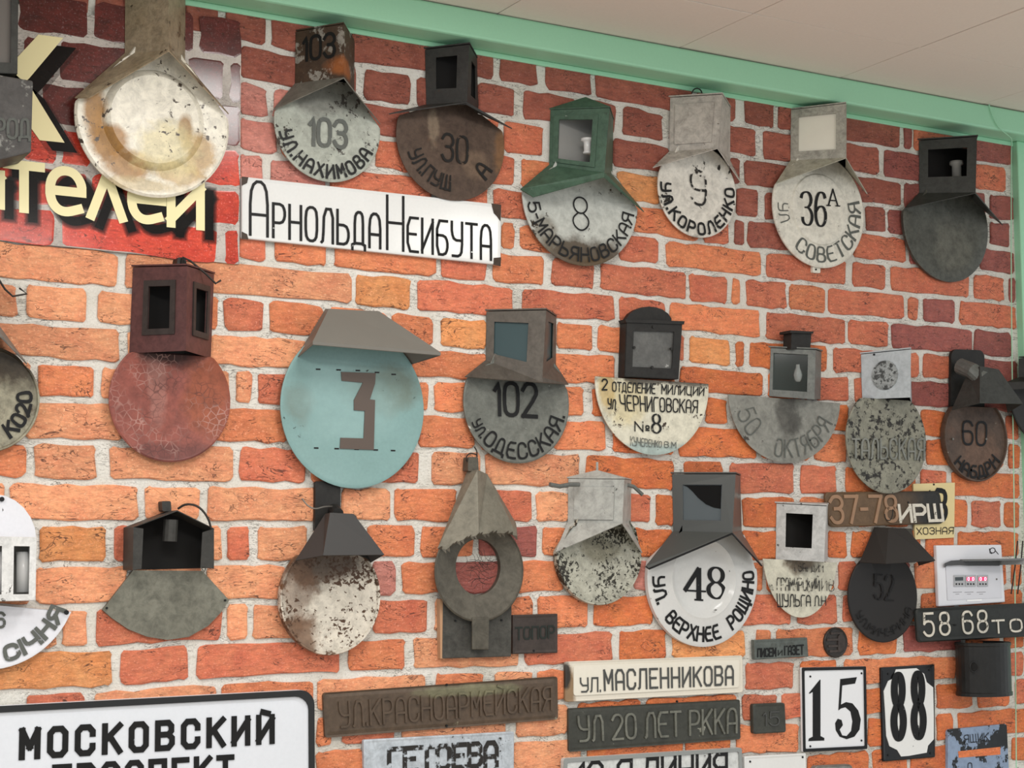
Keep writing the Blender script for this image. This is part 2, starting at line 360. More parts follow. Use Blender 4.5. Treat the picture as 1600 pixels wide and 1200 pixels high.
# inks
INK = ink('black_lettering', '151515', .04); INKW = ink('worn_black_lettering', '1b1b1b', .2, 90); INKF = ink('faded_grey_lettering', '5e615c', .25, 90)
INKV = ink('very_worn_lettering', '2c2a28', .52, 60); DINK = ink('dark_on_dark_lettering', '1b1917', .3, 80); WINK = ink('worn_white_lettering', 'd8d2c4', .3, 90)

# ------------------------------------------------------------------ room shell
def struct(o): o['kind'] = 'structure'; return o
ZB, ZT = 2.0086, .07485                 # brick courses: height of joint 0 and course height
COR = 2.601
wall = struct(mesh_obj('wall_back', *prism([V((-1.2, 0, 0)), V((3.6, 0, 0)), V((3.6, 0, 2.8)), V((-1.2, 0, 2.8))], -.12, 0), MORTAR))
SAMP = {127:[(0,448),(1,508),(2,567),(3,626),(4,692),(5,752),(6,818),(7,882),(8,947),(9,1015),(10,1078)],
410:[(-1,413),(0,465),(1,523),(2,578),(3,635),(4,695),(5,758)],400:[(6,818),(7,880),(8,940),(9,1002),(10,1062)],
600:[(-7,108),(-6,165),(-5,215),(-4,268)],700:[(-1,437),(0,493),(1,548),(2,593),(3,647),(4,703),(5,760)],
640:[(6,818),(7,873),(8,932),(9,993),(10,1050)],820:[(-7,136),(-6,190),(-5,245),(-4,296),(-3,350),(-2,395),(-1,448)],
930:[(-2,407),(-1,455),(0,503),(1,552),(2,602),(3,655),(4,708),(5,765)],870:[(6,820),(7,873),(8,927),(9,985),(10,1043),(12,1152)],
1170:[(-7,197),(-6,248),(-5,293),(-4,342),(-3,390),(-2,433),(-1,482),(0,531),(1,578),(2,622),(3,667),(4,720),(5,775),(6,828),(7,877)],
1370:[(-7,228),(-6,277),(-5,322),(-4,365),(-3,410),(-2,455),(-1,500),(0,545)],
1500:[(-3,423),(-2,467),(-1,510),(0,555),(10,1022),(11,1062),(12,1110)],1430:[(1,592),(2,637),(3,682),(4,730)],
1300:[(5,772),(6,826),(7,875),(8,926),(9,977),(10,1028)],1360:[(11,1072),(12,1119),(13,1170)]}
RES = [(x, k, P(x, y).z-(ZB-ZT*k)) for x, l in SAMP.items() for k, y in l]
def jz(x, k):                           # height of joint k of the brick courses at picture column x
    s = w_ = 1e-6
    for a, b, r in RES:
        g = math.exp(-((x-a)/90)**2-((k-b)/.8)**2); s += g*r; w_ += g
    g = .02; return ZB-ZT*k+s/(w_+g)
def px2X(x, z):                         # room x of the wall point at height z seen in column x
    y = 600
    for _ in range(4):
        p = P(x, y); y += (p.z-z)/(P(x, y).z-P(x, y+1).z)
    return P(x, y).x
ROWS = {
-7:'30-137 149-283 290-341 352-413 424-538 548-698 707-770 781-838 853-922 930-1080 1088-1147 1163-1208 1215-1270 1277-1405 1412-1423 1428-1515 1523-1581',
-6:'374-498 507-555 569-640 652-735 746-803 817-897 907-960 972-1034 1046-1128 1137-1180 1192-1275 1283-1372 1380-1470 1478-1569',
-5:'374-416 426-500 508-640 648-778 787-847 859-900 908-950 957-1044 1052-1130 1140-1155 1163-1268 1277-1406 1412-1476 1484-1538 1545-1582',
-4:'374-430 440-574 586-680 690-740 748-802 813-888 897-955 964-1030 1040-1140 1150-1183 1194-1245 1253-1344 1352-1382 1387-1460 1468-1539 1546-1576',
-3:'374-410 421-506 516-674 685-760 770-868 878-980 989-1090 1099-1138 1146-1162 1168-1324 1333-1413 1420-1523 1531-1583',
-2:'783-802 813-958 967-1027 1041-1187 1197-1320 1331-1383 1392-1512 1521-1567 1576-1585',
-1:'374-415 429-509 522-679 689-759 770-848 862-927 937-1070 1077-1135 1143-1154 1166-1227 1233-1288 1294-1411 1419-1433 1442-1490 1499-1586',
0:'-14-183 195-547 555-641 652-800 815-958 967-1037 1046-1186 1196-1318 1326-1387 1393-1517 1521-1578',
1:'-12-25 41-134 153-240 250-341 350-410 421-503 513-604 613-674 689-759 770-862 870-924 933-1005 1015-1068 1077-1138 1149-1162 1171-1233 1243-1290 1302-1380 1388-1434 1441-1510 1518-1588',
2:'-14-186 200-322 330-478 487-560 568-635 645-760 768-850 860-959 970-1053 1062-1190 1200-1262 1273-1324 1335-1413 1422-1520 1528-1589',
3:'-10-48 60-145 159-210 218-289 298-357 367-393 402-450 460-560 570-668 679-750 760-830 840-911 925-1000 1010-1092 1102-1134 1146-1240 1250-1325 1337-1428 1437-1477 1488-1561 1570-1590',
4:'38-190 200-320 330-447 457-520 530-644 653-740 750-856 865-944 957-1050 1060-1180 1190-1263 1272-1322 1332-1437 1447-1484 1494-1566 1575-1592',
5:'-10-39 55-149 172-363 374-477 487-558 568-653 674-750 758-905 915-1051 1068-1127 1140-1239 1250-1305 1321-1380 1388-1429 1438-1477 1487-1591',
6:'-12-7 16-215 227-311 323-492 500-522 532-608 617-712 720-829 838-886 895-970 979-1015 1024-1051 1060-1150 1160-1240 1250-1330 1340-1420 1428-1510 1517-1562 1569-1592',
7:'-10-48 61-165 179-258 268-345 355-389 403-480 490-564 573-646 657-738 748-838 848-915 925-977 986-1050 1060-1149 1157-1239 1248-1284 1293-1321 1330-1400 1408-1437 1446-1488 1497-1590',
8:'-10-46 57-198 208-314 323-447 457-570 581-616 628-692 702-796 806-877 887-980 990-1012 1022-1100 1108-1190 1198-1300 1309-1336 1345-1420 1429-1505 1515-1570 1579-1595',
9:'-10-86 97-136 151-345 355-387 394-490 500-574 583-666 678-770 780-830 839-917 928-1020 1030-1120 1128-1235 1245-1306 1316-1380 1388-1430 1438-1490 1498-1595',
10:'-14-174 189-291 307-531 544-632 646-810 820-955 967-1039 1050-1162 1180-1204 1213-1331 1341-1400 1411-1500 1508-1560 1569-1597',
11:'40-130 146-337 347-487 497-663 680-755 774-830 840-900 910-1020 1030-1155 1164-1239 1250-1306 1318-1492 1503-1560 1569-1598',
12:'494-518 534-616 627-790 805-886 900-1000 1010-1150 1160-1213 1222-1340 1350-1455 1463-1517 1527-1577 1586-1612',
13:'494-567 577-700 710-790 800-905 916-1065 1072-1140 1150-1247 1257-1345 1355-1400 1410-1455 1463-1487 1496-1612',
14:'800-900 910-1060 1160-1250 1261-1355 1363-1416 1423-1481 1490-1570 1580-1612'}
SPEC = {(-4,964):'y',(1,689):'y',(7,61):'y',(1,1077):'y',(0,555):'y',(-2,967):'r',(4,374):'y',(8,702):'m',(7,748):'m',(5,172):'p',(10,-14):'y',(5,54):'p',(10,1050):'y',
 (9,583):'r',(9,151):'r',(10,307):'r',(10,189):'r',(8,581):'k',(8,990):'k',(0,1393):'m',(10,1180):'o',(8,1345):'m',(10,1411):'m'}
def colour(k, a, b):
    rnd = random.Random(k*997+a*13).random(); x = (a+b)/2
    if (k, a) in SPEC: return SPEC[(k, a)]
    if x > 1400 and -8 < k < 3: return 'm' if rnd < .8 else 'r'
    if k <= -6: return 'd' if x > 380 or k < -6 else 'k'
    if k == -5: return 'k' if x < 510 else ('d' if x > 1120 or rnd < .35 else 'r')  # pink at left, here and in the next courses: wall glare put into brick colour
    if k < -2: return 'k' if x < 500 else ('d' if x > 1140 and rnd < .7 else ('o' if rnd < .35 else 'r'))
    if k < 1: return 'p' if (x < 420 and k == 0) else ('r' if rnd < .7 else 'o')
    if x < 480: return 'p' if rnd < .62 else ('o' if rnd < .85 else 'r')
    if x < 950: return 'o' if rnd < .6 else ('r' if rnd < .8 else 'p')
    return 'g' if rnd < .72 else 'r' if rnd < .9 else 'o'
def brick_mesh(name, c4, mat, d0, dep, rnd, parent, jit=.0030):
    """irregular slab: c4 = BL, BR, TR, TL"""
    out = []
    for i in range(4):
        a, b = c4[i], c4[(i+1) % 4]; L = (b-a).length; n = max(1, min(8, int(L/.024)))
        for k in range(n):
            t = (k+.5*(.12 if k == 0 else 1 if n > 1 else 1))/n if k else min(.3, .006/max(L, 1e-3))
            out.append(a.lerp(b, t)+V((rnd.uniform(-jit, jit), 0, rnd.uniform(-jit, jit))))
        out.append(a.lerp(b, 1-min(.3, .006/max(L, 1e-3)))+V((rnd.uniform(-jit, jit)*.5, 0, rnd.uniform(-jit, jit)*.5)))
    c = sum(out, V((0, 0, 0)))/len(out); n = len(out); fl = 0 if dep < .001 else 1; org = V((c.x, 0, c.z))
    vs_ = [V((p.x, -d0, p.z)) for p in out]
    vs_ += [V((p.x, -d0-dep*.6, p.z)) for p in out]
    ins = []
    for p in out:
        v = c-p; v = v.normalized()*min(.0035, v.length*.3); ins.append(V((p.x+v.x, -d0-dep-fl*rnd.uniform(-.0006, .0006), p.z+v.z)))
    vs_ += ins+[V((c.x, -d0-dep-fl*.0008, c.z))]
    fs = []
    for j in range(2): fs += [[j*n+i, j*n+(i+1) % n, (j+1)*n+(i+1) % n, (j+1)*n+i] for i in range(n)]
    fs += [[2*n+i, 2*n+(i+1) % n, 3*n] for i in range(n)]
    me = bpy.data.meshes.new(name); me.from_pydata([tuple(v-org) for v in vs_], [], fs); me.materials.append(mat)
    o = bpy.data.objects.new(name, me); C.objects.link(o); o.parent = parent; o.location = org
    return o
nb = 0
for k, s in ROWS.items():
    for t in s.split():
        neg = t.startswith('-'); a, b = t.lstrip('-').split('-'); a, b = (-int(a) if neg else int(a)), int(b)
        rnd = random.Random(k*31+a); g = rnd.uniform(.0050, .0072)
        zt = [min(jz(x, k-1)-g, COR-.001) for x in (a, b)]; zb = [jz(x, k)+g for x in (a, b)]
        q = [V((px2X(a, zb[0]), 0, zb[0])), V((px2X(b, zb[1]), 0, zb[1])), V((px2X(b, zt[1]), 0, zt[1])), V((px2X(a, zt[0]), 0, zt[0]))]
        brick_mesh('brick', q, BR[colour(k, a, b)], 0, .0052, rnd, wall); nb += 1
print('bricks', nb)
# courses outside the picture and behind the poster and street plates, joined
vv = []; rnd = random.Random(3)
def extra(x0, x1, k):
    z0, z1 = ZB-ZT*k+.006, min(ZB-ZT*(k-1)-.006, COR-.002); x = x0-rnd.random()*.1
    while x < x1-.02:
        L = rnd.choice((.11, .22)); a, b = max(x, x0), min(x+L, x1)
        if b-a > .02 and z1 > z0: vv.append(prism([V((a, 0, z0)), V((b, 0, z0)), V((b, 0, z1)), V((a, 0, z1))], 0, .004))
        x += L+.013
for k in range(-7, 27):
    if k < 15: extra(-1.15, P(-20, 600).x-.01, k)
    if k >= 16: extra(-1.15, 3.2, k)
exb = mesh_obj('brick_courses', *cat(*vv), BR['o'], wall); exb['kind'] = 'stuff'

# ceiling tiles, beam, pilaster
ceil = struct(mesh_obj('ceiling', *prism_v([V((-1.2, 0, ZC+.012)), V((4.2, 0, ZC+.012)), V((4.2, -4.6, ZC+.012)), V((-1.2, -4.6, ZC+.012))], [V((-1.2, 0, ZC+.03)), V((4.2, 0, ZC+.03)), V((4.2, -4.6, ZC+.03)), V((-1.2, -4.6, ZC+.03))]), plain('ceiling_gap', '6c655e', .9)))
tx = [2.152+.4845*i for i in range(-7, 5)]; ty = [.02, .3425]+[.3425+.4845*i for i in range(1, 9)]
for i in range(len(tx)-1):
    for j in range(len(ty)-1):
        a, b, c, e = tx[i]+.0013, tx[i+1]-.0013, ty[j]+.0013, ty[j+1]-.0013; r = random.Random(i*17+j)
        q = [V((x, -y, ZC+r.uniform(-.0004, .0016))) for x, y in ((a, c), (b, c), (b, e), (a, e))]
        mesh_obj('ceiling_tile', *prism_v(q, [p+V((0, 0, .009)) for p in q]), CEIL, ceil, bevel=.0012)
DB = .075; zb_ = 2.602
beam = struct(mesh_obj('trim_1', *prism_v([V((-1.2, -.001, zb_)), V((-1.2, -DB, zb_)), V((-1.2, -DB, ZC-.001)), V((-1.2, -.001, ZC-.001))], [V((4.2, -.001, zb_)), V((4.2, -DB, zb_)), V((4.2, -DB, ZC-.001)), V((4.2, -.001, ZC-.001))]), GREEN, bevel=.006))
strip = struct(mesh_obj('trim_2', *prism([V((-1.2, 0, zb_-.012)), V((3.3, 0, zb_-.012)), V((3.3, 0, zb_)), V((-1.2, 0, zb_))], 0, .008), GREEN, bevel=.002))
xc = P(1584, 400).x+.004
pil = struct(mesh_obj('wall_right', *prism([V((xc, 0, 0)), V((4.2, 0, 0)), V((4.2, 0, zb_)), V((xc, 0, zb_))], -.1, .022), GREEN, bevel=.003))
floor = struct(mesh_obj('floor', [V((-1.2, 0, 0)), V((4.2, 0, 0)), V((4.2, -4.6, 0)), V((-1.2, -4.6, 0))], [[0, 3, 2, 1]], plain('floor_tiles', 'b9b0a2', .6)))
cb = mesh_obj('cable', *tube(smooth_line([P(1545, 163, .078), P(1550, 180, .079), P(1560, 200, .079), P(1580, 215, .079), P(1581, 222, .08), P(1580, 240, .026), P(1580, 500, .027), P(1585, 800, .027), P(1588, 1205, .027)], 2), .0014, 6), GREEN)
tag(cb, 'thin green-painted cable dropping from the ceiling along the wall corner', 'cable')
# ------------------------------------------------------------------ house-number lamps
class Lamp(Thing):
    """wall lamp: round plate, wedge-shaped light box with its front edge outwards, folded hood"""
    def __init__(s, label, org_px, group=None, name='house_number_lamp', cat='wall lamp'):
        super().__init__(name, label, cat, P(*org_px, .004), group or 'old house-number lamps hung on the brick wall')
    def disc(s, L, R, B, yc, mat, prof='flat', d=.02, rz=None, clip=None, name='number_plate', label=None, lab=None):
        a, b = P(L, yc, d), P(R, yc, d); rx = (b.x-a.x)/2; cx = (a.x+b.x)/2; zb = P((L+R)/2, B, d).z
        rz = rx if rz is None else rz; cz = zb+rz
        if clip: (x1, y1), (x2, y2) = clip; p, q = P(x1, y1, d), P(x2, y2, d); cl = lambda x: p.z-cz+(x+cx-p.x)*(q.z-p.z)/(q.x-p.x)
        else: cl = None
        pr = {'flat': [(1, d-.003), (1, d), (.975, d+.0012), (.95, d), (.0, d)],
              'thin': [(1, d-.002), (1, d), (.0, d)],
              'rim': [(.985, d-.010), (1, d+.002), (.985, d+.007), (.955, d+.007), (.94, d+.001), (.9, d), (0, d)],
              'dish': [(1, d-.005), (1, d-.001), (.97, d+.002), (.9, d+.001), (.62, d+.0015), (.6, d+.005), (.56, d+.0065), (.5, d+.005), (0, d+.004)],
              'bigdish': [(1, d-.005), (1, d-.001), (.97, d+.003), (.9, d+.001), (.66, d+.001), (.61, d+.009), (.57, d+.0125), (.52, d+.0115), (.4, d+.009), (0, d+.008)],
              'well': [(1, d-.012), (1, d-.001), (.97, d+.001), (.9, d+.001), (.62, d+.001), (.58, d+.003), (.53, d-.001), (.48, d-.006), (.3, d-.008), (0, d-.008)],
              'dome': [(1, d-.008), (1, d), (.96, d+.002), (.75, d-.001), (.4, d-.005), (0, d-.006)]}[prof]
        v, f = disc_mesh(cx, cz, rx, rz, pr, 72, cl)
        s.c = (cx, cz, rx, rz, d); s.plate = s.part(name, v, f, mat, smooth=False, label=lab)
        for p in s.plate.data.polygons: p.use_smooth = len(p.vertices) < 6
        md = s.plate.modifiers.new('e', 'EDGE_SPLIT'); md.split_angle = math.radians(35)
        return s
    def clipz(s, fn):
        for vt in s.plate.data.vertices:
            x, z = vt.co.x+s.org.x, vt.co.z+s.org.z; m_ = fn(x)
            if z > m_: vt.co.z = m_-s.org.z
        s.plate.data.update(); return s
    def arc(s, txt, a0, a1, h, wd, mat, rr=.93, dd=.0018, **k):
        cx, cz, rx, rz, d = s.c
        write(s, txt, arcmap(cx, cz, rx*rr, a0, a1, h*rx, d+dd, rz*rr), wd, mat, parent=s.plate, **k); return s
    def txt(s, t, TL, TR, BR, BL, wd, mat, dd=.0018, **k):
        write(s, t, tq(TL, TR, BR, BL, s.c[4]+dd), wd, mat, parent=s.plate, **k); return s
    def box(s, tl, ft, bl, fb, r=None, rho=1.3, d0=.006, mat=None, win=None, rwin=None, frame=None, pane=None, roof=None, over=.0, peak=None, name='light_box', inside=True):
        Lb, Lt = P(*bl, d0), P(*tl, d0)
        if r: wd = (P(r, bl[1], d0).x-Lb.x)/2; Fb = onx(*fb, Lb.x+wd); dep = -Fb.y
        else:
            q = ray(*fb); k = q.x/q.y; wd = ((D-d0)*k-Lb.x)/(1+rho*k); dep = d0+rho*wd; Fb = P(*fb, dep)
        if not .03 < dep < .17: print('DEPTH', s.o['label'], round(dep, 3), round(wd, 3)); dep = max(.04, min(.15, dep)); Fb = P(*fb, dep)
        Ft = P(*ft, dep); X2 = 2*wd
        Rb, Rt = V((Lb.x+X2, -d0, Lb.z)), V((Lt.x+X2, -d0, Lt.z))
        ql, qr = [Lb, Fb, Ft, Lt], [Fb, Rb, Rt, Ft]
        pol = (hole(ql, win) if win else [ql])+(hole(qr, rwin) if rwin else [qr])
        roof = roof or mat
        s.lb = s.part(name, *sheet(pol+([[Lb, Rb, Rt, Lt]])), mat, solid=.0022, off=0)
        up = V((0, 0, .002)); c = (Lt+Rt+Ft)/3
        rp = [p+(p-c)*over+up for p in (Lt, Ft, Rt)]
        if peak:
            pk = P(*peak, dep*.4); s.part('roof', *sheet([[rp[0], rp[1], pk], [rp[1], rp[2], pk], [rp[2], rp[0], pk]]), roof, solid=.002)
        else: s.part('roof', *prism_v(rp, [p+V((0, 0, .003)) for p in rp]), roof)
        for qq, h in ((ql, win), (qr, rwin)):
            if not h: continue
            if frame:
                a = shift(sub(qq, h[0]-.09, h[1]-.07, h[2]+.09, h[3]+.07), .004); b = shift(sub(qq, *h), .004); b0 = shift(sub(qq, *h), 0); a0 = shift(sub(qq, h[0]-.09, h[1]-.07, h[2]+.09, h[3]+.07), 0)
                fr = []
                for i in range(4): j = (i+1) % 4; fr += [[a[i], a[j], b[j], b[i]], [a0[i], a0[j], a[j], a[i]], [b[i], b[j], b0[j], b0[i]]]
                s.part('window_frame', *sheet(fr), frame, s.lb)
            if pane: g = shift(sub(qq, h[0]-.02, h[1]-.02, h[2]+.02, h[3]+.02), -.0035); s.part('pane', *sheet([g]), pane, s.lb)
        if inside: bk = [V((p.x, -d0-.004, p.z)) for p in (Lb, Rb, Rt, Lt)]; s.part('inner_back', *sheet([[bk[0].lerp(bk[2], .03), bk[1].lerp(bk[3], .03), bk[2].lerp(bk[0], .03), bk[3].lerp(bk[1], .03)]]), inside if inside is not True else DARKV, s.lb)
        s.g = (Lb, Fb, Rb, Ft, Lt, Rt, wd, dep); s.ql = ql; return s
    def hood(s, e, h, g=None, mat=None, ed=.024, gd=.05, rim=None, rt=None):
        Lb, Fb, Rb, Ft, Lt, Rt, wd, dep = s.g; xF = Fb.x; H = P(*h, dep+.002)
        H.x = xF if abs(H.x-xF) > .02 else H.x
        E = P(*e, ed); mir = lambda p: V((2*xF-p.x, p.y, p.z)); T_ = P(*rt, ed) if rt else mir(E)
        def fn(x):
            if x < Lb.x+.012: return E.z+(Lb.z-E.z)*min(1, max(0, (x-E.x)/max(1e-4, Lb.x-E.x)))-.007
            if x > Rb.x-.012: return T_.z+(Rb.z-T_.z)*min(1, max(0, (T_.x-x)/max(1e-4, T_.x-Rb.x)))-.007
            return Lb.z+.014
        s.clipz(fn)
        L = [Lb, Fb, H]+([P(*g, gd)] if g else [])+[E]; Rr = [Rb, Fb, H, T_]
        v, f = sheet([L[:3]+L[3:], Rr]); s.hd = s.part('hood', v, [f[0], f[1][::-1]], mat, solid=.0022)
        if rim:
            a = L[2:]; b = Rr[2:]; s.part('hood_rim', *cat(tube(a, .0022, 6), tube(b, .0022, 6)), rim, s.hd)
        return s
    def facetxt(s, t, h, wd, mat, **k): write(s, t, quadmap(shift(sub(s.ql, *h), .0014)), wd, mat, parent=s.lb, **k); return s
def bulb(s, x, y, d, r, h, mat, name='bulb'):
    c = P(x, y, d); v, f = [], []; n = 14; pr = [(0, 0), (.55, .02), (.85, .18), (1, .4), (.8, .62), (.5, .8), (.5, 1), (0, 1)]
    for a, b in pr: v += [V((c.x+r*a*math.cos(k*2*math.pi/n), c.y+r*a*math.sin(k*2*math.pi/n), c.z+h*b)) for k in range(n)]
    for j in range(len(pr)-1): f += [[j*n+k, j*n+(k+1) % n, (j+1)*n+(k+1) % n, (j+1)*n+k] for k in range(n)]
    return s.part(name, v, f, mat, smooth=True)
def spool(s, x, y, d, r, h, mat, name='socket', prof=None):
    c = P(x, y, d); n = 16; pr = prof or [(0, 0), (.8, 0), (.8, .1), (.65, .14), (.65, .7), (.8, .8), (1.15, .86), (1.15, 1), (0, 1)]; v, f = [], []
    for a, b in pr: v += [V((c.x+r*a*math.cos(k*2*math.pi/n), c.y+r*a*math.sin(k*2*math.pi/n), c.z+h*b)) for k in range(n)]
    for j in range(len(pr)-1): f += [[j*n+k, j*n+(k+1) % n, (j+1)*n+(k+1) % n, (j+1)*n+k] for k in range(n)]
    return s.part(name, v, f, mat, smooth=True)
def screws(s, pts, d, mat=None, r=.003, parent=None, name='screw'):
    for x, y in pts:
        c = P(x, y, d); s.part(name, *prism([V((c.x+r*math.cos(a*.785), 0, c.z+r*math.sin(a*.785))) for a in range(8)], d-.002, d+.0012), mat or DWIRE, parent)

def tin(name, c, **k): k.setdefault('rough', .5); k.setdefault('metal', .25); return worn(name, c, **k)

# 1 -- huge white lamp over the poster
M_TAN = worn('tan_enamel_sheet', 'a0917a', '84735a', var=.8, rust='6b5238', ra=.28, rs=16, chips='4a3c30', ca=.12, cs=40, rough=.4)
L = Lamp('large white enamel wall lamp with tan rust stains hanging over the red poster', (238, 190))
L.disc(116, 358, 308, 190, worn('white_enamel_stained', 'e4dfd0', 'd8d2bf', var=.5, rust='c9a66c', ra=.0, chips='4b4138', ca=.13, cs=60, rough=.3, bump=.0002,
    blobs=[((-.12, -.005), (.022, .05), 'a87834', .6, .95), ((-.095, -.055), (.035, .035), 'a87834', .6, .95), ((-.055, -.1), (.045, .028), 'a5773a', .7, .9), ((.055, -.02), (.014, .03), '9c7232', .7, .85), ((.085, -.06), (.035, .04), 'b48c48', .9, .8), ((.04, -.105), (.05, .022), 'b8934e', .9, .7), ((.02, -.06), (.06, .05), 'dccf9c', .9, .7), ((-.03, -.135), (.08, .014), 'c2ac7c', .7, .7)]), 'bigdish', d=.03, rz=.152)
L.box((196, -40), (263, -45), (195, 84), (263, 79), r=289, d0=.0105, mat=M_TAN, inside=False)
L.hood((117, 153), (264, 80), (139, 153), M_TAN, ed=.04, gd=.06, rt=(357, 178))

# 2 -- 103 lamp
M103 = worn('pale_green_grey_paint', 'a9ada2', '8f9389', var=.5, chips='3c3833', ca=.16, cs=90, rough=.5, blobs=[((0, .075), (.1, .05), '4c4640', .7, .6)])
M103b = worn('rust_brown_flaked_box', '4b3b2e', '3a2c22', var=.6, rust='9a958b', ra=.42, rs=34, edge=.03, rough=.6, blobs=[((0, .115), (.03, .02), '9a5a2e', .5, .9)])
L = Lamp('grey wall lamp numbered 103 with a flaking rusty box also painted 103', (511, 205))
L.disc(428, 594, 284, 203, M103, 'flat')
L.box((462, 50), (537, 38), (461, 131), (537, 121), r=553, mat=M103b)
L.hood((427, 172), (537, 122), rt=(594, 194), mat=tin('grey_sheet_hood_a', '77746c', dark='5b564f', rust='5a4432', ra=.3))
L.txt('103', (485, 184), (541, 190), (541, 231), (484, 225), .0085, INKF, smooth=1)
L.arc('УЛ.НАХИМОВА', 194, 334, .22, .0048, INKW, gap=2.1)
L.facetxt('103', (.18, .42, .82, .86), .007, INK)

# 3 -- brown lamp 30
M30 = worn('brown_rusted_plate', '5a4a3f', '473a32', var=.7, rust='74543c', ra=.25, rs=10, edge=.2, rough=.45, metal=.3, blobs=[((-.05, .02), (.012, .04), '94836f', .8, .6), ((.12, -.01), (.02, .05), '8a6440', .8, .6), ((.05, -.05), (.03, .03), '7f6a57', .8, .5)])
M30b = tin('blackened_tin', '3d3c3a', dark='2c2b2a', rust='4a4038', ra=.2)
L = Lamp('dark brown rusty wall lamp numbered 30 with black box and wide low hood', (704, 222))
L.disc(619, 788, 313, 225, M30, 'thin')
L.box((664, 78), (733, 70), (666, 164), (729, 163), r=747, mat=M30b, win=(.25, .28, .74, .84), rwin=(.3, .2, .8, .8), over=.06)
L.hood((608, 178), (729, 160), None, M30b, ed=.045, rt=(800, 201))
L.txt('30', (692, 208), (731, 215), (730, 256), (691, 250), .006, DINK)
L.arc('УЛ.ПУШ', 200, 268, .24, .0042, DINK, rr=.84); L.arc('А', 318, 330, .26, .006, DINK, rr=.86)

# 4 -- green lamp 8
MG = worn('dark_green_paint', '47604f', '3a5243', var=.6, rust='2b322c', ra=.16, chips='a8b0a4', ca=.02, cs=60, rough=.45)
L = Lamp('dark green wall lamp with white porcelain socket and outlined number 8 plate', (905, 330))
L.disc(816, 996, 415, 322, worn('pale_grey_enamel_rusty_foot', 'b9bbb4', 'a5a8a1', var=.4, chips='3a3229', ca=.08, cs=50, rough=.4, blobs=[((.0, -.1), (.12, .035), '54483a', .8, .95), ((.05, -.135), (.1, .03), '5b4a34', .6, .9), ((-.1, -.07), (.03, .05), '6d6352', .8, .6)]), 'flat')
L.box((860, 172), (952, 169), (858, 258), (944, 270), mat=MG, rho=1.15, win=(.16, .13, .74, .82), frame=MG, inside=plain('grey_inside', '9b9b98', .6), over=.05, peak=(915, 152))
L.hood((813, 296), (944, 277), (833, 308), MG, ed=.03, gd=.05, rt=(1006, 331))
spool(L, 918, 240, .05, .013, .034, WHITEP, 'bulb_socket')
L.txt(['8b'], (894, 307), (919, 310), (920, 361), (896, 358), .0035, INK, smooth=2)
L.arc('5-МАРЬЯНОВСКАЯ', 190, 350, .19, .0042, INKW, rr=.93)

# 5 -- lamp 9 Korolenko
MW = worn('white_paint_grimy', 'bdb7ae', 'a29b92', var=.7, chips='5a5148', ca=.1, cs=70, rough=.55)
L = Lamp('off-white wall lamp with embossed door, worn digit 9 and thick black arc lettering', (1090, 300))
L.disc(1028, 1150, 371, 305, worn('chipped_white_enamel', 'd9d5cb', 'c4bfb4', var=.5, chips='2a2622', ca=.1, cs=42, rough=.35, blobs=[((.02, -.13), (.07, .02), '2e2a26', 1.1, .9)]), 'flat')
L.box((1047, 153), (1128, 148), (1046, 237), (1121, 232), r=1140, mat=MW, over=.05)
L.part('box_door', *sheet([shift(sub(L.ql, .1, .12, .86, .86), .003)]), MW, L.lb, solid=.002)
L.hood((1020, 262), (1121, 232), None, MW, ed=.03, rt=(1157, 284))
L.txt('9', (1079, 265), (1103, 269), (1103, 322), (1080, 317), .006, INKV, smooth=2)
L.arc('УЛ.КОРОЛЕНКО', 176, 368, .23, .0056, INKW, rr=.93, gap=2.1)
L.part('hook', *tube([P(1089+8*math.cos(a*.5), 147-9*math.sin(a*.5), .02) for a in range(7)], .0016, 6), DWIRE)

# 6 -- 36A
M36 = worn('white_enamel_36', 'd8d5c9', 'c9c5b8', var=.4, chips='6d675c', ca=.04, cs=60, rough=.3, blobs=[((.02, .11), (.06, .03), '8a8474', 1., .6)])
L = Lamp('white enamel wall lamp numbered 36A with a lit-looking white pane in its box', (1279, 330))
L.disc(1208, 1350, 418, 330, M36, 'dish')
L.box((1236, 172), (1322, 162), (1235, 251), (1322, 247), mat=worn('white_grimy_box', 'b9b6aa', '8b877c', var=.8, rust='6f6b60', ra=.2, rs=30, rough=.5), rho=1.15, win=(.14, .17, .82, .84), pane=plain('opal_glass_pane', 'e9e5d6', .25))
L.hood((1212, 287), (1322, 247), None, worn('white_grimy_hood', 'b3b0a2', '98937f', var=.7, rust='7d7768', ra=.2, rough=.5), ed=.03, rt=(1355, 303))
L.txt(['3s', '6s'], (1251, 300), (1290, 300), (1290, 354), (1254, 351), .005, INKW, smooth=2, nib=(.0095, .004), dd=.0055)
L.txt(['As'], (1293, 295), (1311, 297), (1312, 322), (1293, 321), .004, INKW, nib=(.005, .003), dd=.0055)
L.arc('СОВЕТСКАЯ', 232, 374, .25, .005, INKF, rr=.9, nib=(.0065, .004)); L.arc('УЛ', 178, 200, .2, .003, INKF, rr=.9)
L.part('bottom_tab', *prism(rround(quadpx((1269, 412), (1281, 414), (1281, 427), (1269, 426), .012), .003), .006, .014), M36)
screws(L, [(1275, 421)], .0155, BLACK, .0022)
L.part('wire_loop', *tube([P(1292+5.5*a/4, 236+8*math.sin(a/4*3.1), .05) for a in range(5)], .0009, 5), DWIRE)

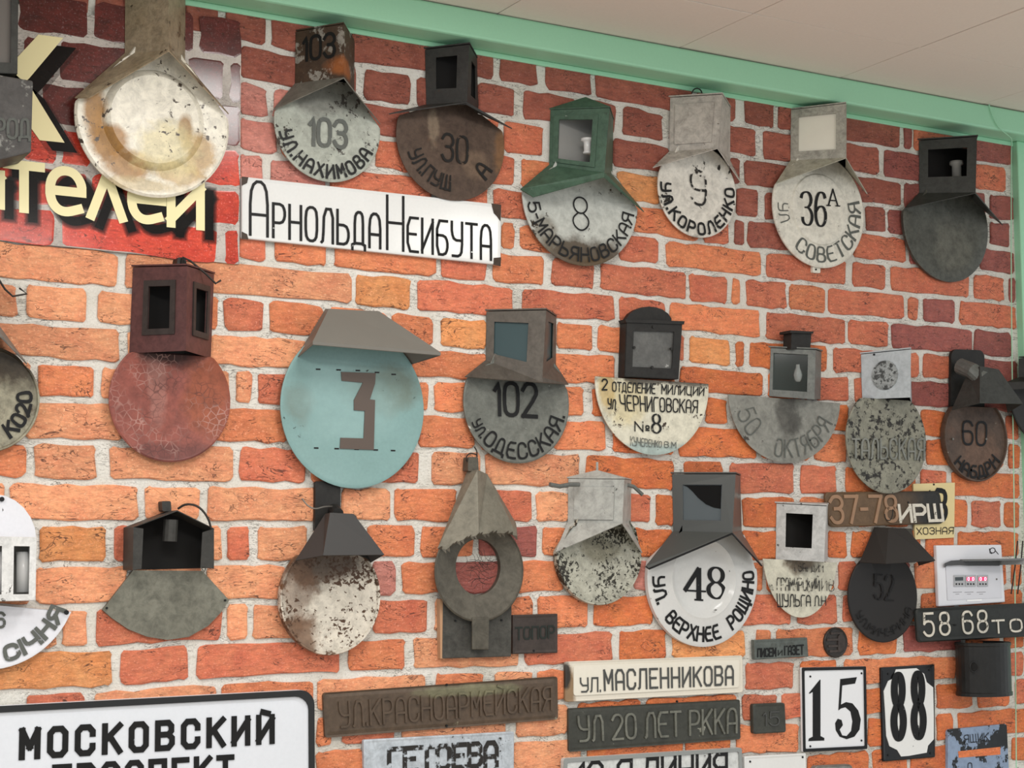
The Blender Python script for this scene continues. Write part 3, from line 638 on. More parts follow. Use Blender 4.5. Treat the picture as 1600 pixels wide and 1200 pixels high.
# 7 -- dark lamp on the right under the beam
MD = tin('dark_grey_tin', '434441', dark='333431', rust='4c463c', ra=.18)
L = Lamp('dark grey wall lamp without lettering at far right under the green beam', (1478, 370))
L.disc(1412, 1544, 440, 372, worn('dark_olive_metal_plate', '5a5b54', '4a4a44', var=.7, rough=.4, metal=.4, blobs=[((.01, -.03), (.06, .07), '77766c', .5, .6)]), 'dome')
L.box((1436, 220), (1526, 214), (1436, 302), (1524, 301), mat=MD, rho=1.1, win=(.16, .3, .84, .82), over=.07)
L.hood((1413, 326), (1524, 302), None, MD, ed=.03, rt=(1567, 352))
spool(L, 1495, 276, .045, .016, .04, plain('grey_porcelain', '8d8d89', .35), 'bulb_socket', [(0, 0), (.75, 0), (.75, .7), (1.1, .8), (1.1, 1), (0, 1)])

# 8 -- red lantern
MR = worn('dark_red_paint', '5f3a38', '4b3230', var=.7, rust='3c302d', ra=.3, rs=12, edge=.2, rough=.45)
MRF = worn('red_brown_enamel_cracked', '8c4e42', '7a4640', var=.6, crackle=75, rust='a1573a', ra=.25, rs=6, edge=.3, rough=.42, blobs=[((-.03, .03), (.018, .07), 'a8796f', .9, .55), ((.0, -.1), (.09, .018), '6a3c38', .5, .7), ((.0, .105), (.07, .035), '3a2b28', .6, .9), ((.07, .02), (.05, .08), '9c5636', .6, .6)])
L = Lamp('red-brown wall lamp with tall wedge lantern and two framed windows above cracked plate', (265, 627))
L.disc(170, 360, 722, 625, MRF, 'flat')
L.box((208, 418), (292, 416), (202, 552), (290, 548), r=329, mat=MR, win=(.32, .27, .72, .77), rwin=(.3, .27, .74, .77), frame=tin('dark_frame', '3d3633'), over=.05)
L.clipz(lambda x, z=L.g[0].z: z+.001)
L.part('roof_handle', *tube([P(283, 415, .05), P(286, 402, .055), P(298, 408, .06), P(322, 428, .06), P(337, 443, .06), P(345, 438, .06)], .0022, 6), DWIRE)
L.part('roof_knob', *prism(rround(quadpx((278, 402), (290, 402), (292, 414), (276, 414), .05), .002), .02, .05), DWIRE)

# 9 -- teal lamp 3
MT = worn('teal_enamel', '7d9d9b', '6f8d8a', var=.5, chips='2e3432', ca=.02, cs=70, rough=.3, bump=.0001, blobs=[((.06, .05), (.08, .05), '6b6c5a', .6, .6), ((-.12, .01), (.03, .04), '6a6a5a', .8, .5), ((-.02, .02), (.11, .08), '93b3b1', .4, .6)])
MTH = plain('brown_grey_hood_paint', '6f6c65', .5)
L = Lamp('big teal round wall lamp with blocky brown 3 and wide grey hood', (550, 645))
L.disc(438, 662, 763, 645, MT, 'flat', d=.024, rz=.166)
tA, tB = P(514, 483, .03), P(592, 487, .03); a, b = P(489, 534, .10), P(688, 551, .10); wl, wr = P(462, 561, .012), P(641, 570, .012)
a2, b2 = a+V((0, 0, -.006)), b+V((0, 0, -.006)); tA2, tB2 = V((tA.x, -.012, tA.z+.002)), V((tB.x, -.012, tB.z+.002))
L.part('hood', *sheet([[tA, tB, b, a], [a, b, b2, a2], [tA2, tA, a, a2, wl], [tB2, wr, b2, b, tB], [tA2, tB2, tB, tA]]), MTH, solid=.002)
cx, cz, rx, rz, d = L.c
L.part('numeral_three', *prism([P(x, y, d+.0015) for x, y in ((533, 581), (587, 583), (586, 599), (578, 624), (586, 625), (584, 703), (531, 701), (532, 684), (568, 685), (570, 642), (553, 641), (553, 625), (567, 598), (534, 595))], d-.002, d+.0022), plain('brown_numeral', '5b5049', .4), L.plate)
for x, y in ((497, 577), (529, 578), (559, 579), (589, 582), (615, 585), (494, 700), (526, 701), (557, 702), (587, 703), (614, 704)):
    L.part('slot', *prism(quadpx((x-3.5, y-1.2), (x+3.5, y-1), (x+3.5, y+1.2), (x-3.5, y+1), d), d-.002, d+.0008), BLACK, L.plate)

# 10 -- 102 Odesskaya
M102 = worn('dull_grey_plate', '72746d', '60625c', var=.6, chips='b9bab2', ca=.015, cs=50, rough=.5, metal=.2)
M102b = tin('brown_grey_box', '5c5750', dark='4e4943')
L = Lamp('grey wall lamp numbered 102 with teal-dark window in a brown-grey box', (806, 640))
L.disc(724, 889, 724, 637, M102, 'flat')
L.box((760, 487), (853, 485), (759, 563), (847, 590), r=868, mat=M102b, win=(.14, .17, .72, .8), rwin=(.25, .2, .75, .85), pane=plain('dark_teal_glass', '33474a', .4), over=.04)
L.hood((726, 589), (848, 598), None, M102b, ed=.03, rt=(888, 601))
L.txt('102', (773, 598), (838, 600), (838, 651), (774, 647), .0085, INK)
L.arc('ОДЕССКАЯ.', 225, 347, .25, .0045, INK, rr=.92); L.arc('УЛ.', 203, 221, .16, .0035, INK, rr=.92)

# 11 -- militia plate
L = Lamp('half-round cream and pale blue plate under a black arched lantern with foggy pane', (1018, 630))
L.disc(930, 1107, 711, 590, worn('cream_blue_enamel', 'cfcbb8', 'c2bfae', var=.4, chips='3a2f26', ca=.11, cs=60, rough=.4, blobs=[((.0, -.12), (.13, .028), '9fb3b0', .8, .85), ((-.08, .0), (.05, .05), 'd6c79a', .8, .7), ((.03, .055), (.15, .016), '3c322a', 1.2, .85), ((-.13, .02), (.02, .05), 'c4a766', .8, .7)]), 'flat', rz=.165, clip=((930, 588), (1107, 600)))
MK = tin('black_tin', '2e2d2b', dark='242322', rust='3a342c', ra=.2)
q = quadpx((979, 503), (1066, 505), (1060, 592), (976, 588), .032)
s_ = hole(q, (.13, .18, .86, .84)); bk = [V((p.x, -.006, p.z)) for p in q]
lb = L.part('light_box', *sheet(s_+[[q[i], q[(i+1) % 4], bk[(i+1) % 4], bk[i]] for i in range(4)]), MK, solid=.002)
L.part('pane', *sheet([shift(sub(q, .1, .15, .89, .87), -.004)]), worn('foggy_glass', '6e6e6b', '4f4f4d', var=.9, vs_=26, rough=.2, bump=0, chips='9a9a96', ca=.04, cs=40), lb)
L.part('arched_back', *prism([P(983, 503, .03)]+[P(1018-37*math.cos(t/10*math.pi), 505-27*math.sin(t/10*math.pi), .03) for t in range(1, 10)]+[P(1053, 505, .03)], .006, .02), MK)
L.part('lantern_lip', *prism(quadpx((976, 499), (1069, 502), (1068, 507), (978, 504), .034), .008, .036), MK)
for x, y in ((1021, 511), (1019, 574), (1049, 545), (991, 543)): screws(L, [(x, y)], .034, MK, .0035, lb, 'clip')
T = L.txt
T('2', (941, 592), (949, 593), (948, 609), (941, 609), .0035, INK); T('ОТДЕЛЕНИЕ', (957, 597), (1024, 600), (1023, 615), (957, 611), .0028, INKW)
T('МИЛИЦИИ', (1034, 601), (1100, 606), (1099, 618), (1034, 615), .0028, INKW); T('УЛ', (950, 623), (962, 625), (961, 639), (950, 638), .003, INKW)
T('ЧЕРНИГОВСКАЯ', (968, 617), (1090, 626), (1089, 645), (970, 641), .0032, INKW); T(['N', 'o'], (992, 659), (1014, 660), (1014, 675), (992, 673), .003, INKW)
T(['8s'] if '8s' in G else ['8b'], (1019, 647), (1032, 648), (1032, 677), (1019, 676), .004, INKW, nib=(.0065, .003)); T('КУЧЕРЕНКО', (985, 682), (1034, 690), (1033, 699), (985, 696), .0018, INKF); T('В.М', (1038, 690), (1056, 691), (1056, 700), (1038, 699), .0018, INKF)

# 12 -- Oktyabrya half disc
M12 = worn('bare_grey_metal', '8d8c84', '7b7a72', var=.6, chips='45403a', ca=.05, cs=50, rough=.45, metal=.3, blobs=[((-.0, .03), (.035, .06), '45423d', .8, .7), ((.02, -.0), (.02, .03), '4c4a45', .8, .6)])
L = Lamp('half-round bare grey plate with clear-bulb lantern and small chimney cap', (1225, 660))
L.disc(1138, 1313, 723, 640, M12, 'thin', rz=.16, clip=((1138, 616), (1313, 630)))
MZ = tin('zinc_box', '6e716d', dark='585b58')
L.box((1204, 544), (1274, 547), (1202, 619), (1272, 624), mat=MZ, rho=.9, win=(.07, .14, .84, .9), over=.1, pane=plain('greenish_clear_glass', '39423f', .08, alpha=.4), inside=plain('green_grey_inside', '3f4744', .7))
L.part('chimney_cap', *boxm(quadpx((1237, 519), (1268, 520), (1266, 546), (1236, 545), .05), .02), MK)
L.part('chimney_lip', *boxm(quadpx((1235, 516), (1271, 518), (1271, 521), (1235, 520), .056), .015), MK)
bulb(L, 1247, 597, .045, .011, .042, plain('bulb_glass', 'b9c0bd', .05, alpha=.45), 'light_bulb')
L.arc('ОКТЯБРЯ', 256, 335, .26, .0035, INKF, rr=.92); L.arc('50', 198, 225, .3, .003, INKF, rr=.9)

# 13 -- Talskaya
L = Lamp('speckled green-grey wall lamp with white-painted box and worn round emblem', (1384, 690))
L.disc(1322, 1447, 771, 690, worn('speckled_grey_plate', '8a897a', '76756a', var=.6, rust='2f2c28', ra=.48, rs=60, edge=.05, rough=.5), 'flat', d=.03)
M13 = worn('grey_white_box_paint', 'aab0b3', '9aa0a4', var=.3, chips='55524c', ca=.05, cs=60, rough=.5)
L.box((1345, 554), (1423, 546), (1347, 624), (1422, 621), mat=M13, rho=1.0, over=.03)
L.clipz(lambda x, z=L.g[0].z: z+.001)
e = [bil(L.ql, .48+.27*math.cos(t*.3142), .5+.32*math.sin(t*.3142)) for t in range(20)]; nn = nrm(L.ql)
L.part('emblem', *prism_v([p+nn*.0022 for p in e], [p for p in e]), worn('worn_emblem', '9fa4a4', '7d8180', var=.8, vs_=80, rust='3b3d3c', ra=.55, rs=90, rough=.4), L.lb)
L.txt('ТАЛЬСКАЯ', (1331, 686), (1443, 686), (1443, 718), (1331, 715), .0045, worn('raised_grey_letter', '6d6f69', '8d8f88', var=.6), thick=.0025, name='raised_lettering')
screws(L, [(1366, 554)], .03, BLACK, .0025, L.lb)

# 14 -- lamp 60
L = Lamp('brown oval wall lamp numbered 60 under a dark cone hood at right', (1522, 690))
L.disc(1473, 1572, 753, 688, worn('brown_oval_plate', '5e4c40', '43372f', var=.7, rust='6b4a38', ra=.3, rs=14, edge=.2, chips='8a8278', ca=.01, rough=.5, blobs=[((0, -.02), (.06, .06), '765a49', .5, .6)]), 'rim', clip=((1473, 634), (1572, 638)))
bp = L.part('back_plate', *prism(rround(quadpx((1489, 545), (1541, 547), (1541, 650), (1488, 650), .02), .02), .005, .014), MK)
L.part('lamp_neck', *tube([P(1500, 572, .03), P(1520, 580, .07), P(1535, 592, .09)], .021, 14), MZ)
tp = [P(1512, 583, .05), P(1531, 572, .095), P(1560, 577, .10), P(1570, 600, .03)]; bt = [P(1487, 641, .045), P(1531, 630, .12), P(1598, 631, .13), P(1575, 645, .02)]
L.part('hood', *sheet([[tp[i], tp[i+1], bt[i+1], bt[i]] for i in range(3)]+[tp]), MD, solid=.002)
L.txt('60', (1504, 658), (1542, 660), (1540, 696), (1505, 694), .006, INK, smooth=1); L.arc('НАБДРН', 222, 325, .26, .0055, INK, rr=.9)
screws(L, [(1489, 686), (1541, 686)], .024, WIRE, .003, L.plate)

# 15 -- lamp cut by the right edge
L = Lamp('black wall lamp cut off by the right edge of the picture', (1610, 640))
L.disc(1577, 1700, 700, 640, MK, 'flat', d=.035)
L.box((1592, 560), (1700, 552), (1592, 590), (1690, 592), mat=MK, rho=1., d0=.030)
L.hood((1570, 598), (1690, 600), (1574, 610), MK, ed=.045)

# 16 -- left edge rust disc К020
L = Lamp('rust-mottled wall lamp lettered KO20 cut off by the left edge', (-24, 622))
L.disc(-112, 62, 708, 620, worn('mottled_rusty_plate', '9b9783', '857f6b', var=.8, rust='57452f', ra=.45, rs=18, edge=.12, rough=.45, blobs=[((.02, .07), (.11, .05), '33271c', .7, .9)]), 'rim')
L.box((-75, 430), (-20, 425), (-75, 500), (-20, 500), r=-5, mat=MK)
L.hood((-120, 560), (-20, 505), None, tin('grey_sheet_hood_b', '7b7a74'), ed=.03)
L.arc('К020', 305, 372, .25, .006, INK, rr=.84)
L.part('tied_wire', *tube([P(-5, 432, .03), P(8, 452, .03), P(20, 463, .03), P(42, 459, .03), P(30, 450, .03)], .002, 6), DWIRE)

# 17 -- top left dark lantern
L = Lamp('dark lantern with grey flaked lower panel cut off at top left', (10, 150))
mm = worn('grey_flaked_panel', '4a4846', '5a5856', var=.5, rust='95958f', ra=.38, rs=26, edge=.04, rough=.5)
q = quadpx((-50, -50), (29, -50), (27, 115), (-50, 112), .10)
lb = L.part('light_box', *sheet(hole(q, (.2, .1, .86, .82))+[[q[i], q[(i+1) % 4], V((q[(i+1) % 4].x, -.0105, q[(i+1) % 4].z)), V((q[i].x, -.0105, q[i].z))] for i in range(4)]), MD, solid=.0015)
L.part('pane', *sheet([shift(sub(q, .18, .08, .88, .84), -.006)]), plain('dusty_glass', '6d6a66', .2), lb)
q = quadpx((-50, 108), (52, 126), (49, 238), (-50, 262), .11); lp = L.part('lower_panel', *boxm(q, .0105), mm, bevel=.003)
write(L, 'ГОРОД', quadmap(shift(quadpx((-45, 185), (46, 187), (46, 216), (-45, 216), .11), .0015)), .005, INKF, parent=lp)

# 18 -- white enamel lamp, left
M18 = worn('white_enamel_bluish', 'dcdde2', 'cfd0d6', var=.35, chips='3b3835', ca=.03, cs=30, rough=.2, bump=0, coat=.5)
L = Lamp('white enamel lamp with two slotted windows and lettered skirt, cut by left edge', (-10, 900))
L.disc(-158, 121, 1047, 905, M18, 'flat', d=.022, clip=((-135, 935), (116, 956)))
L.part('arched_top', *prism([P(-75, 845, .03)]+[P(-10-67*math.cos(t/12*math.pi), 845-73*math.sin(t/12*math.pi), .03) for t in range(13)]+[P(57, 845, .03)], .005, .03), M18)
q = quadpx((-66, 838), (57, 840), (55, 938), (-66, 940), .07); pol = []
lb_ = []
for a, b in ((0, .34), (.34, .69), (.69, 1)): 
    c = sub(q, a, 0, b, 1); lb_ += hole(c, {0: (.3, .1, .9, .86), .34: (.2, .1, .62, .86), .69: (.06, .1, .72, .86)}[a])
lb = L.part('light_box', *sheet(lb_+[[q[i], q[(i+1) % 4], V((q[(i+1) % 4].x, -.006, q[(i+1) % 4].z)), V((q[i].x, -.006, q[i].z))] for i in range(4)]), worn('white_enamel_chipped', 'd3d3d1', 'c4c4c0', var=.4, chips='4a4744', ca=.1, cs=40, rough=.25), solid=.003)
L.part('inner_back', *sheet([[V((p.x, -.012, p.z)) for p in q]]), plain('inner_grey', '8a8883', .5), lb)
for x in (-4, 36): L.part('lamp_tube', *tube([P(x, 925, .04), P(x, 862, .04)], .012, 12), WHITEP, lb, smooth=True)
L.arc('СІЧНЯ'.replace('І', 'i'), 283, 338, .155, .0075, INKF, rr=.92, gap=1.6); L.txt('6', (-7, 958), (7, 957), (7, 980), (-7, 980), .005, INKF, smooth=2)
screws(L, [(104, 957), (3, 780)], .033, BLACK, .0045)

# 19 -- fan shaped niche lamp
M19 = worn('grey_green_fan_metal', '7b7a6e', '68675c', var=.7, rough=.5, metal=.3, blobs=[((.0, .03), (.035, .03), '595850', .6, .5)])
MN = tin('dark_niche_metal', '3f3e3b', dark='33322f')
L = Lamp('grey fan-shaped plate under an open dark six-sided niche with ring handle', (262, 900))
cen = P(262, 800, .012); fan = [P(208, 891, .012), P(160, 953, .012)]+[P(x, y, .012) for x, y in ((175, 966), (200, 983), (230, 995), (262, 1000), (295, 995), (325, 978), (345, 957))]+[P(358, 938, .012), P(316, 892, .012)]
L.part('fan_plate', *prism(fan, .005, .013), M19, label='fan-shaped grey plate')
ring = [(208, 891), (209, 824), (277, 798), (334, 826), (334, 888), (316, 892)]; a = [P(*p, .07) if i < 5 else P(*p, .06) for i, p in enumerate(ring)]; b = [V((p.x, -.007, p.z)) for p in a]
pl = [[a[i], a[i+1], b[i+1], b[i]] for i in range(4)]+[[a[0], P(221, 889, .072), P(224, 826, .072), a[1]], [a[4], P(313, 886, .072), P(316, 832, .072), a[3]]]
L.part('niche', *sheet(pl), MN, solid=.002); L.part('niche_back', *sheet([b[:5]]), DARKV)
L.part('socket', *tube([P(265, 846, .05), P(267, 812, .05)], .014, 12), MN)
L.part('hanger', *prism(rround(quadpx((253, 783), (267, 783), (268, 799), (254, 799), .03), .003), .005, .03), MN)
L.part('ring_handle', *tube(smooth_line([P(278, 795, .05), P(290, 787, .06), P(310, 790, .07), P(325, 808, .075), P(330, 826, .075)], 2), .0022, 6), DWIRE)
L.part('loose_hook', *tube([P(314, 886, .06), P(319, 894, .06), P(322, 886, .06)], .0013, 5), WIRE)
screws(L, [(167, 950), (352, 938)], .015, BLACK, .0022)

# 20 -- rusty white dish with black hood
L = Lamp('rust-stained white dish lamp with thin rim under a black cone hood', (514, 940))
L.disc(435, 593, 1024, 943, worn('rusted_white_enamel', 'cfc8ba', 'bdb5a6', var=.5, rust='6a4b33', ra=.36, rs=22, edge=.05, chips='4a3424', ca=.24, cs=95, rough=.4,
    blobs=[((-.03, .08), (.12, .05), '4f3b2b', .9, .9), ((-.07, -.07), (.035, .05), '704e33', .9, .85), ((-.08, .02), (.04, .08), '6a4a33', 1.1, .6)]), 'rim', d=.024, rz=.115, clip=((435, 868), (593, 864)))
L.part('back_strap', *prism(rround(quadpx((493, 752), (532, 752), (532, 830), (492, 830), .015), .004), .005, .015), MK)
MKH = plain('matt_black_hood', '3b3a39', .55)
tp = [P(508, 803, .03), P(516, 801, .07), P(552, 803, .08), P(556, 806, .02)]; bt = [P(462, 876, .04), P(505, 868, .10), P(600, 867, .11), P(578, 880, .02)]
L.part('hood', *sheet([[tp[i], tp[i+1], bt[i+1], bt[i]] for i in range(3)]+[tp]), MKH, solid=.002)
L.part('twisted_wire', *tube(smooth_line([P(472, 779, .03), P(480, 790, .035), P(492, 796, .04), P(508, 791, .04), P(524, 792, .03)], 2), .0017, 6), WIRE)
L.part('neck', *tube([P(522, 796, .02), P(528, 803, .06)], .012, 10), MK)
L.part('drip_ring', *prism([P(x, y, .03) for x, y in ((562, 868), (575, 874), (590, 870), (585, 866))], .02, .032), MK)

# 21 -- ring lamp with board
M21 = worn('olive_brown_ring_metal', '5e5a50', '4e4a42', var=.6, rough=.5, metal=.3, rust='6b6558', ra=.15)
L = Lamp('olive cone-topped lamp with serrated hood and open ring over a wooden board', (748, 880), name='ring_lamp')
bd = L.part('board', *boxm(quadpx((692, 936), (800, 934), (799, 1026), (691, 1029), .02), .005), worn('grey_weathered_board', '4e4d48', '3b3a36', var=.8, vs_=20, rust='77756d', ra=.15, rs=20, rough=.7), bevel=.002)
L.part('board_edge', *boxm(quadpx((687, 936), (693, 936), (693, 1029), (688, 1029), .019), .005), plain('pale_wood_edge', 'b08a6a', .7))
a, b = P(679, 888, .034), P(818, 886, .034); cx, rx = (a.x+b.x)/2, (b.x-a.x)/2; zb = P(748, 972, .034).z; rz = rx; cz = zb+rz
hx, hz = (P(783, 890, .02).x-P(713, 890, .02).x)/2, (P(748, 842, .03).z-P(748, 930, .03).z)/2; hcx = P(748, 890, .02).x; hcz = P(748, 886, .03).z
n = 64; v, f = [], []
for (ax, az, r1, r2, dd) in ((cx, cz, rx*.99, rz*.99, .030), (cx, cz, rx, rz, .034), (cx, cz, rx*.98, rz*.98, .036), (cx, cz, rx*.96, rz*.96, .033), (hcx, hcz, hx, hz, .018), (hcx, hcz, hx, hz, .006)):
    v += [V((ax+r1*math.cos(2*math.pi*k/n), -dd, az+r2*math.sin(2*math.pi*k/n))) for k in range(n)]
for j in range(5): f += [[j*n+k, j*n+(k+1) % n, (j+1)*n+(k+1) % n, (j+1)*n+k] for k in range(n)]
rg = L.part('ring_body', v, f, M21)
bs = [(684, 857), (697, 859), (708, 851), (719, 845), (730, 841), (740, 838), (748, 836), (758, 834), (770, 833), (782, 833), (794, 834), (808, 838)]
dpt = lambda x: .034+(x-684)/64*.045 if x < 748 else .079-(x-748)/60*.035
sp = [P(x, y, dpt(x)) for x, y in bs]; tl_, tt, tr_ = P(697, 826, .012), P(746, 734, .05), P(806, 818, .012)
tL, tR = P(730, 737, .02), P(761, 741, .02)
L.part('cone_hood', *sheet([[tL, sp[0], *sp[1:7], tt], [tt, *sp[6:], tR], [tL, tl_, sp[0]], [tR, sp[-1], tr_]]), worn('olive_tin_hood', '7b776a', '6c685c', var=.5, rough=.5, metal=.2), solid=.0015)
tee = []
for i_ in range(len(sp)-1):
    for k2 in range(2):
        a_, b_ = sp[i_].lerp(sp[i_+1], k2/2), sp[i_].lerp(sp[i_+1], (k2+1)/2); tee.append([a_, b_, (a_+b_)/2+V((.002, -.007, -.009 if (i_+k2) % 2 else .006))])
L.part('serrated_edge', *sheet(tee), M21, solid=.0012)
L.part('bracket', *boxm(quadpx((738, 965), (765, 964), (764, 1015), (738, 1015), .036), .0305), M21, bevel=.002)
r = random.Random(5); ws = []
for k in range(26):
    t_ = r.uniform(0, 6.28); u_ = r.uniform(.5, 1); x0, y0 = 746+30*u_*math.cos(t_), 888+34*u_*math.sin(t_); a_ = t_+3.1+r.uniform(-.8, .8)
    ws.append(tube(smooth_line([P(x0, y0, .035), P(x0+12*math.cos(a_), y0+12*math.sin(a_), .045), P(x0+26*math.cos(a_+.7), y0+24*math.sin(a_+.7), .036)], 1), .0004, 4))
o = L.part('wire_mesh', *cat(*ws), DWIRE); o['kind'] = 'stuff'
L.part('hanging_wire', *tube(smooth_line([P(741, 698, .032), P(746, 706, .032), P(744, 722, .03), P(733, 726, .03), P(727, 716, .03), P(733, 708, .03), P(742, 709, .03), P(746, 712, .03)], 2), .0015, 6), DWIRE)
L.part('eyelet', *prism(rround(quadpx((732, 714), (747, 714), (748, 736), (731, 736), .035), .003), .012, .035), M21)
screws(L, [(712, 970), (784, 969)], .0225, BLACK, .002, bd)

# 22 -- small white lamp with arms
L = Lamp('small whitish lamp with side arms, embossed door and mould-speckled plate', (933, 870))
L.disc(867, 1001, 946, 872, worn('mouldy_white_plate', 'b1b0a2', '9a998a', var=.7, chips='2e2b24', ca=.27, cs=120, rough=.5, blobs=[((.0, .02), (.05, .03), '6f6a54', .9, .7)]), 'rim', d=.02)
MQ = worn('pale_grey_box_paint', 'a9aaa4', '8f908a', var=.5, chips='4c4a46', ca=.08, cs=70, rough=.45)
L.box((888, 748), (975, 749), (887, 817), (972, 818), mat=MQ, rho=1.1, over=.06, peak=(933, 735))
L.part('box_door', *sheet([shift(sub(L.ql, .12, .08, .84, .82), .003)]), MQ, L.lb, solid=.002)
L.hood((868, 863), (972, 818), None, MQ, ed=.03, rt=(1003, 864))
L.part('side_arm', *tube([P(859, 757, .05), P(875, 760, .05), P(890, 757, .04), P(905, 757, .04)], .005, 8), MZ)
L.part('side_arm', *tube([P(977, 757, .05), P(990, 760, .055), P(1004, 773, .06)], .0045, 8), MZ)
L.part('finial', *tube([P(933, 738, .03), P(933, 722, .03)], .003, 6), MQ)

# 23 -- 48
L = Lamp('white enamel lamp numbered 48 with dark grey box and sharp black-rimmed hood', (1098, 920))
L.disc(1012, 1184, 1011, 920, worn('white_enamel_48', 'cdcdca', 'bcbcb9', var=.3, chips='5e5c58', ca=.01, cs=60, rough=.15, bump=0), 'well')
ME = plain('dark_grey_enamel', '4b4d4b', .35)
L.box((1050, 741), (1149, 741), (1052, 830), (1144, 832), mat=ME, rho=.95, win=(.17, .2, .8, .82), over=.05, pane=plain('smoky_glass', '5b6366', .08, alpha=.75))
L.hood((1009, 885), (1144, 834), (1014, 889), ME, ed=.045, gd=.05, rim=BLACK, rt=(1190, 884))
wq = [(.02, .98), (.12, .93), (.25, .8), (.4, .62), (.6, .45), (.8, .36), (.98, .33), (.98, .98)]
L.part('glass_gap', *sheet([shift([bil(L.ql, .17+.63*u, .2+.62*v) for u, v in wq], -.0022)]), plain('black_gap', '060606', .9, var=0), L.lb)
L.txt(['4s'], (1070, 888), (1102, 889), (1102, 938), (1070, 936), .004, INK, nib=(.014, .004), dd=-.0068); L.txt(['8b'], (1107, 886), (1131, 888), (1131, 936), (1107, 934), .004, INK, smooth=2, nib=(.0125, .004), dd=-.0068)
L.arc('УЛ.', 178, 203, .19, .0058, INK, rr=.91); L.arc('ВЕРХНЕЕ', 219, 288, .19, .0058, INK, rr=.91); L.arc('РОЩИНО', 304, 366, .19, .0058, INK, rr=.91)

# 24 -- white box with lettered half plate
L = Lamp('scuffed white box lamp with black opening above a cream lettered half-round plate', (1251, 910))
L.disc(1192, 1309, 965, 890, worn('cream_enamel_plate', 'c6c3b2', 'b4b09f', var=.5, chips='3e3a32', ca=.05, rough=.4, blobs=[((.0, .05), (.05, .03), '57432e', .9, .85)]), 'thin', rz=.16, clip=((1194, 873), (1309, 879)))
L.box((1213, 787), (1291, 791), (1212, 874), (1287, 878), mat=worn('white_scuffed_paint', 'b9bab8', 'a3a4a2', var=.5, rust='33322f', ra=.26, rs=40, edge=.03, rough=.5), rho=1.0, win=(.2, .23, .74, .84), over=.07)
L.txt('ГВАРДИИ', (1241, 879), (1286, 884), (1286, 894), (1242, 892), .0018, INKV); L.txt('ГРАМИРСКИЙ', (1214, 903), (1280, 904), (1280, 923), (1214, 922), .0025, INKV); L.txt('ШУЛЬГА Л.Н', (1214, 928), (1290, 932), (1290, 946), (1215, 948), .0026, INKW)
L.txt('УЛ.-', (1199, 914), (1211, 914), (1211, 922), (1199, 922), .0015, INKV); L.txt('ИВ', (1284, 904), (1303, 906), (1303, 924), (1284, 922), .0018, INKV)

# 25 -- black lamp 52
L = Lamp('matt black lamp with cone hood and tall oval plate faintly numbered 52', (1379, 930))
L.disc(1325, 1433, 1004, 930, plain('black_brown_plate', '211e1c', .5), 'flat', d=.022, clip=((1325, 868), (1433, 868)))
tp = [P(1366, 824, .009), P(1388, 826, .035), P(1415, 826, .035), P(1424, 826, .009)]; bt = [P(1343, 879, .03), P(1384, 881, .09), P(1461, 876, .10), P(1436, 884, .012)]
L.part('hood', *sheet([[tp[i], tp[i+1], bt[i+1], bt[i]] for i in range(3)]+[tp]), plain('black_hood_paint', '302d2b', .5), solid=.002)
fd = ink('black_on_black_lettering', '161413', .35)
L.txt('52', (1367, 898), (1396, 898), (1396, 938), (1367, 936), .006, fd, nib=(.008, .004)); L.arc('УЛ.МИЧУРИНА', 205, 340, .16, .003, fd, rr=.86)
L.part('hook', *tube(smooth_line([P(1382, 803, .03), P(1384, 812, .035), P(1390, 814, .035), P(1394, 808, .035), P(1395, 796, .03)], 1), .0014, 6), DWIRE)

# ------------------------------------------------------------------ poster
pq = quadpx((-200, -28), (377, 59), (374, 413), (-200, 355), .009)
T = Thing('poster', 'glossy poster of dark red bricks with big cream lettering at top left', 'poster', P(100, 220, .004))
T.part('poster_sheet', *boxm(pq, .0045), PMORTAR)
PB = {(60-68, 60): '-190--20 -10-26 30-136 149-300 313-376', (60, 130): '-190--90 -80-25 38-84 95-288 296-349 360-376', (130, 198): '-190--30 -20-56 68-136 146-205 214-376',
 (198, 262): '-190--60 -50-28 38-88 97-140 150-262 272-376', (262, 328): '-190--20 -10-135 143-262 271-376', (328, 390): '-190--100 -90-83 97-338 351-376'}
for (y0, y1), s_ in PB.items():
    for t in s_.split():
        import re
        a, b = map(int, re.match(r'(-?\d+)-(-?\d+)', t).groups()); f_ = lambda x, y: P(x, y+(x-100)*.125*(1 if y < 300 else .85), .009)
        q = [f_(a, y1-5), f_(b, y1-5), f_(b, y0+5), f_(a, y0+5)]
        if q[2].x > pq[1].x-.004: e_ = pq[1].x-.004; q[2].x = q[1].x = e_
        rnd = random.Random(a*7+y0); mt = PD if (y1 < 200 and (y1 < 61 or rnd.random() < .75)) else PR
        o = brick_mesh('printed_brick', q, mt, .009, .0003, rnd, None, .003); o.parent = T.o; o.location = o.location-T.org
CREAM = plain('cream_print', 'ece2b0', .18, var=.03)
SHD = ink('soft_black_print', '0c0a0a', 0, rough=.18); SH2 = NT('fading_black_print'); SH2.b.inputs['Base Color'].default_value = lin('0c0a0a'); SH2.b.inputs['Alpha'].default_value = .3; SH2.b.inputs['Roughness'].default_value = .18; SH2 = SH2.m
mp = tq((11, 276), (311, 301), (311, 351), (11, 318), .0104)
def shadow_of(txt, TL, TR, BR, BL, wd, off, **k):
    for i, (e_, ma) in enumerate(((0, SHD), (.005, SH2), (.010, SH2), (.015, SH2))):
        m_ = tq(*[(x+off[0], y+off[1]) for x, y in (TL, TR, BR, BL)], .0099-i*.00004); T.part('lettering_shadow', *strokes(txt, m_, wd+e_, h0=0, **k), ma)
k_ = dict(smooth=2, gap=1.25)
lt = 'телей'; qd = ((12, 256), (313, 289), (313, 353), (12, 323)); G_ = {c: G[c] for c in 'телй'}
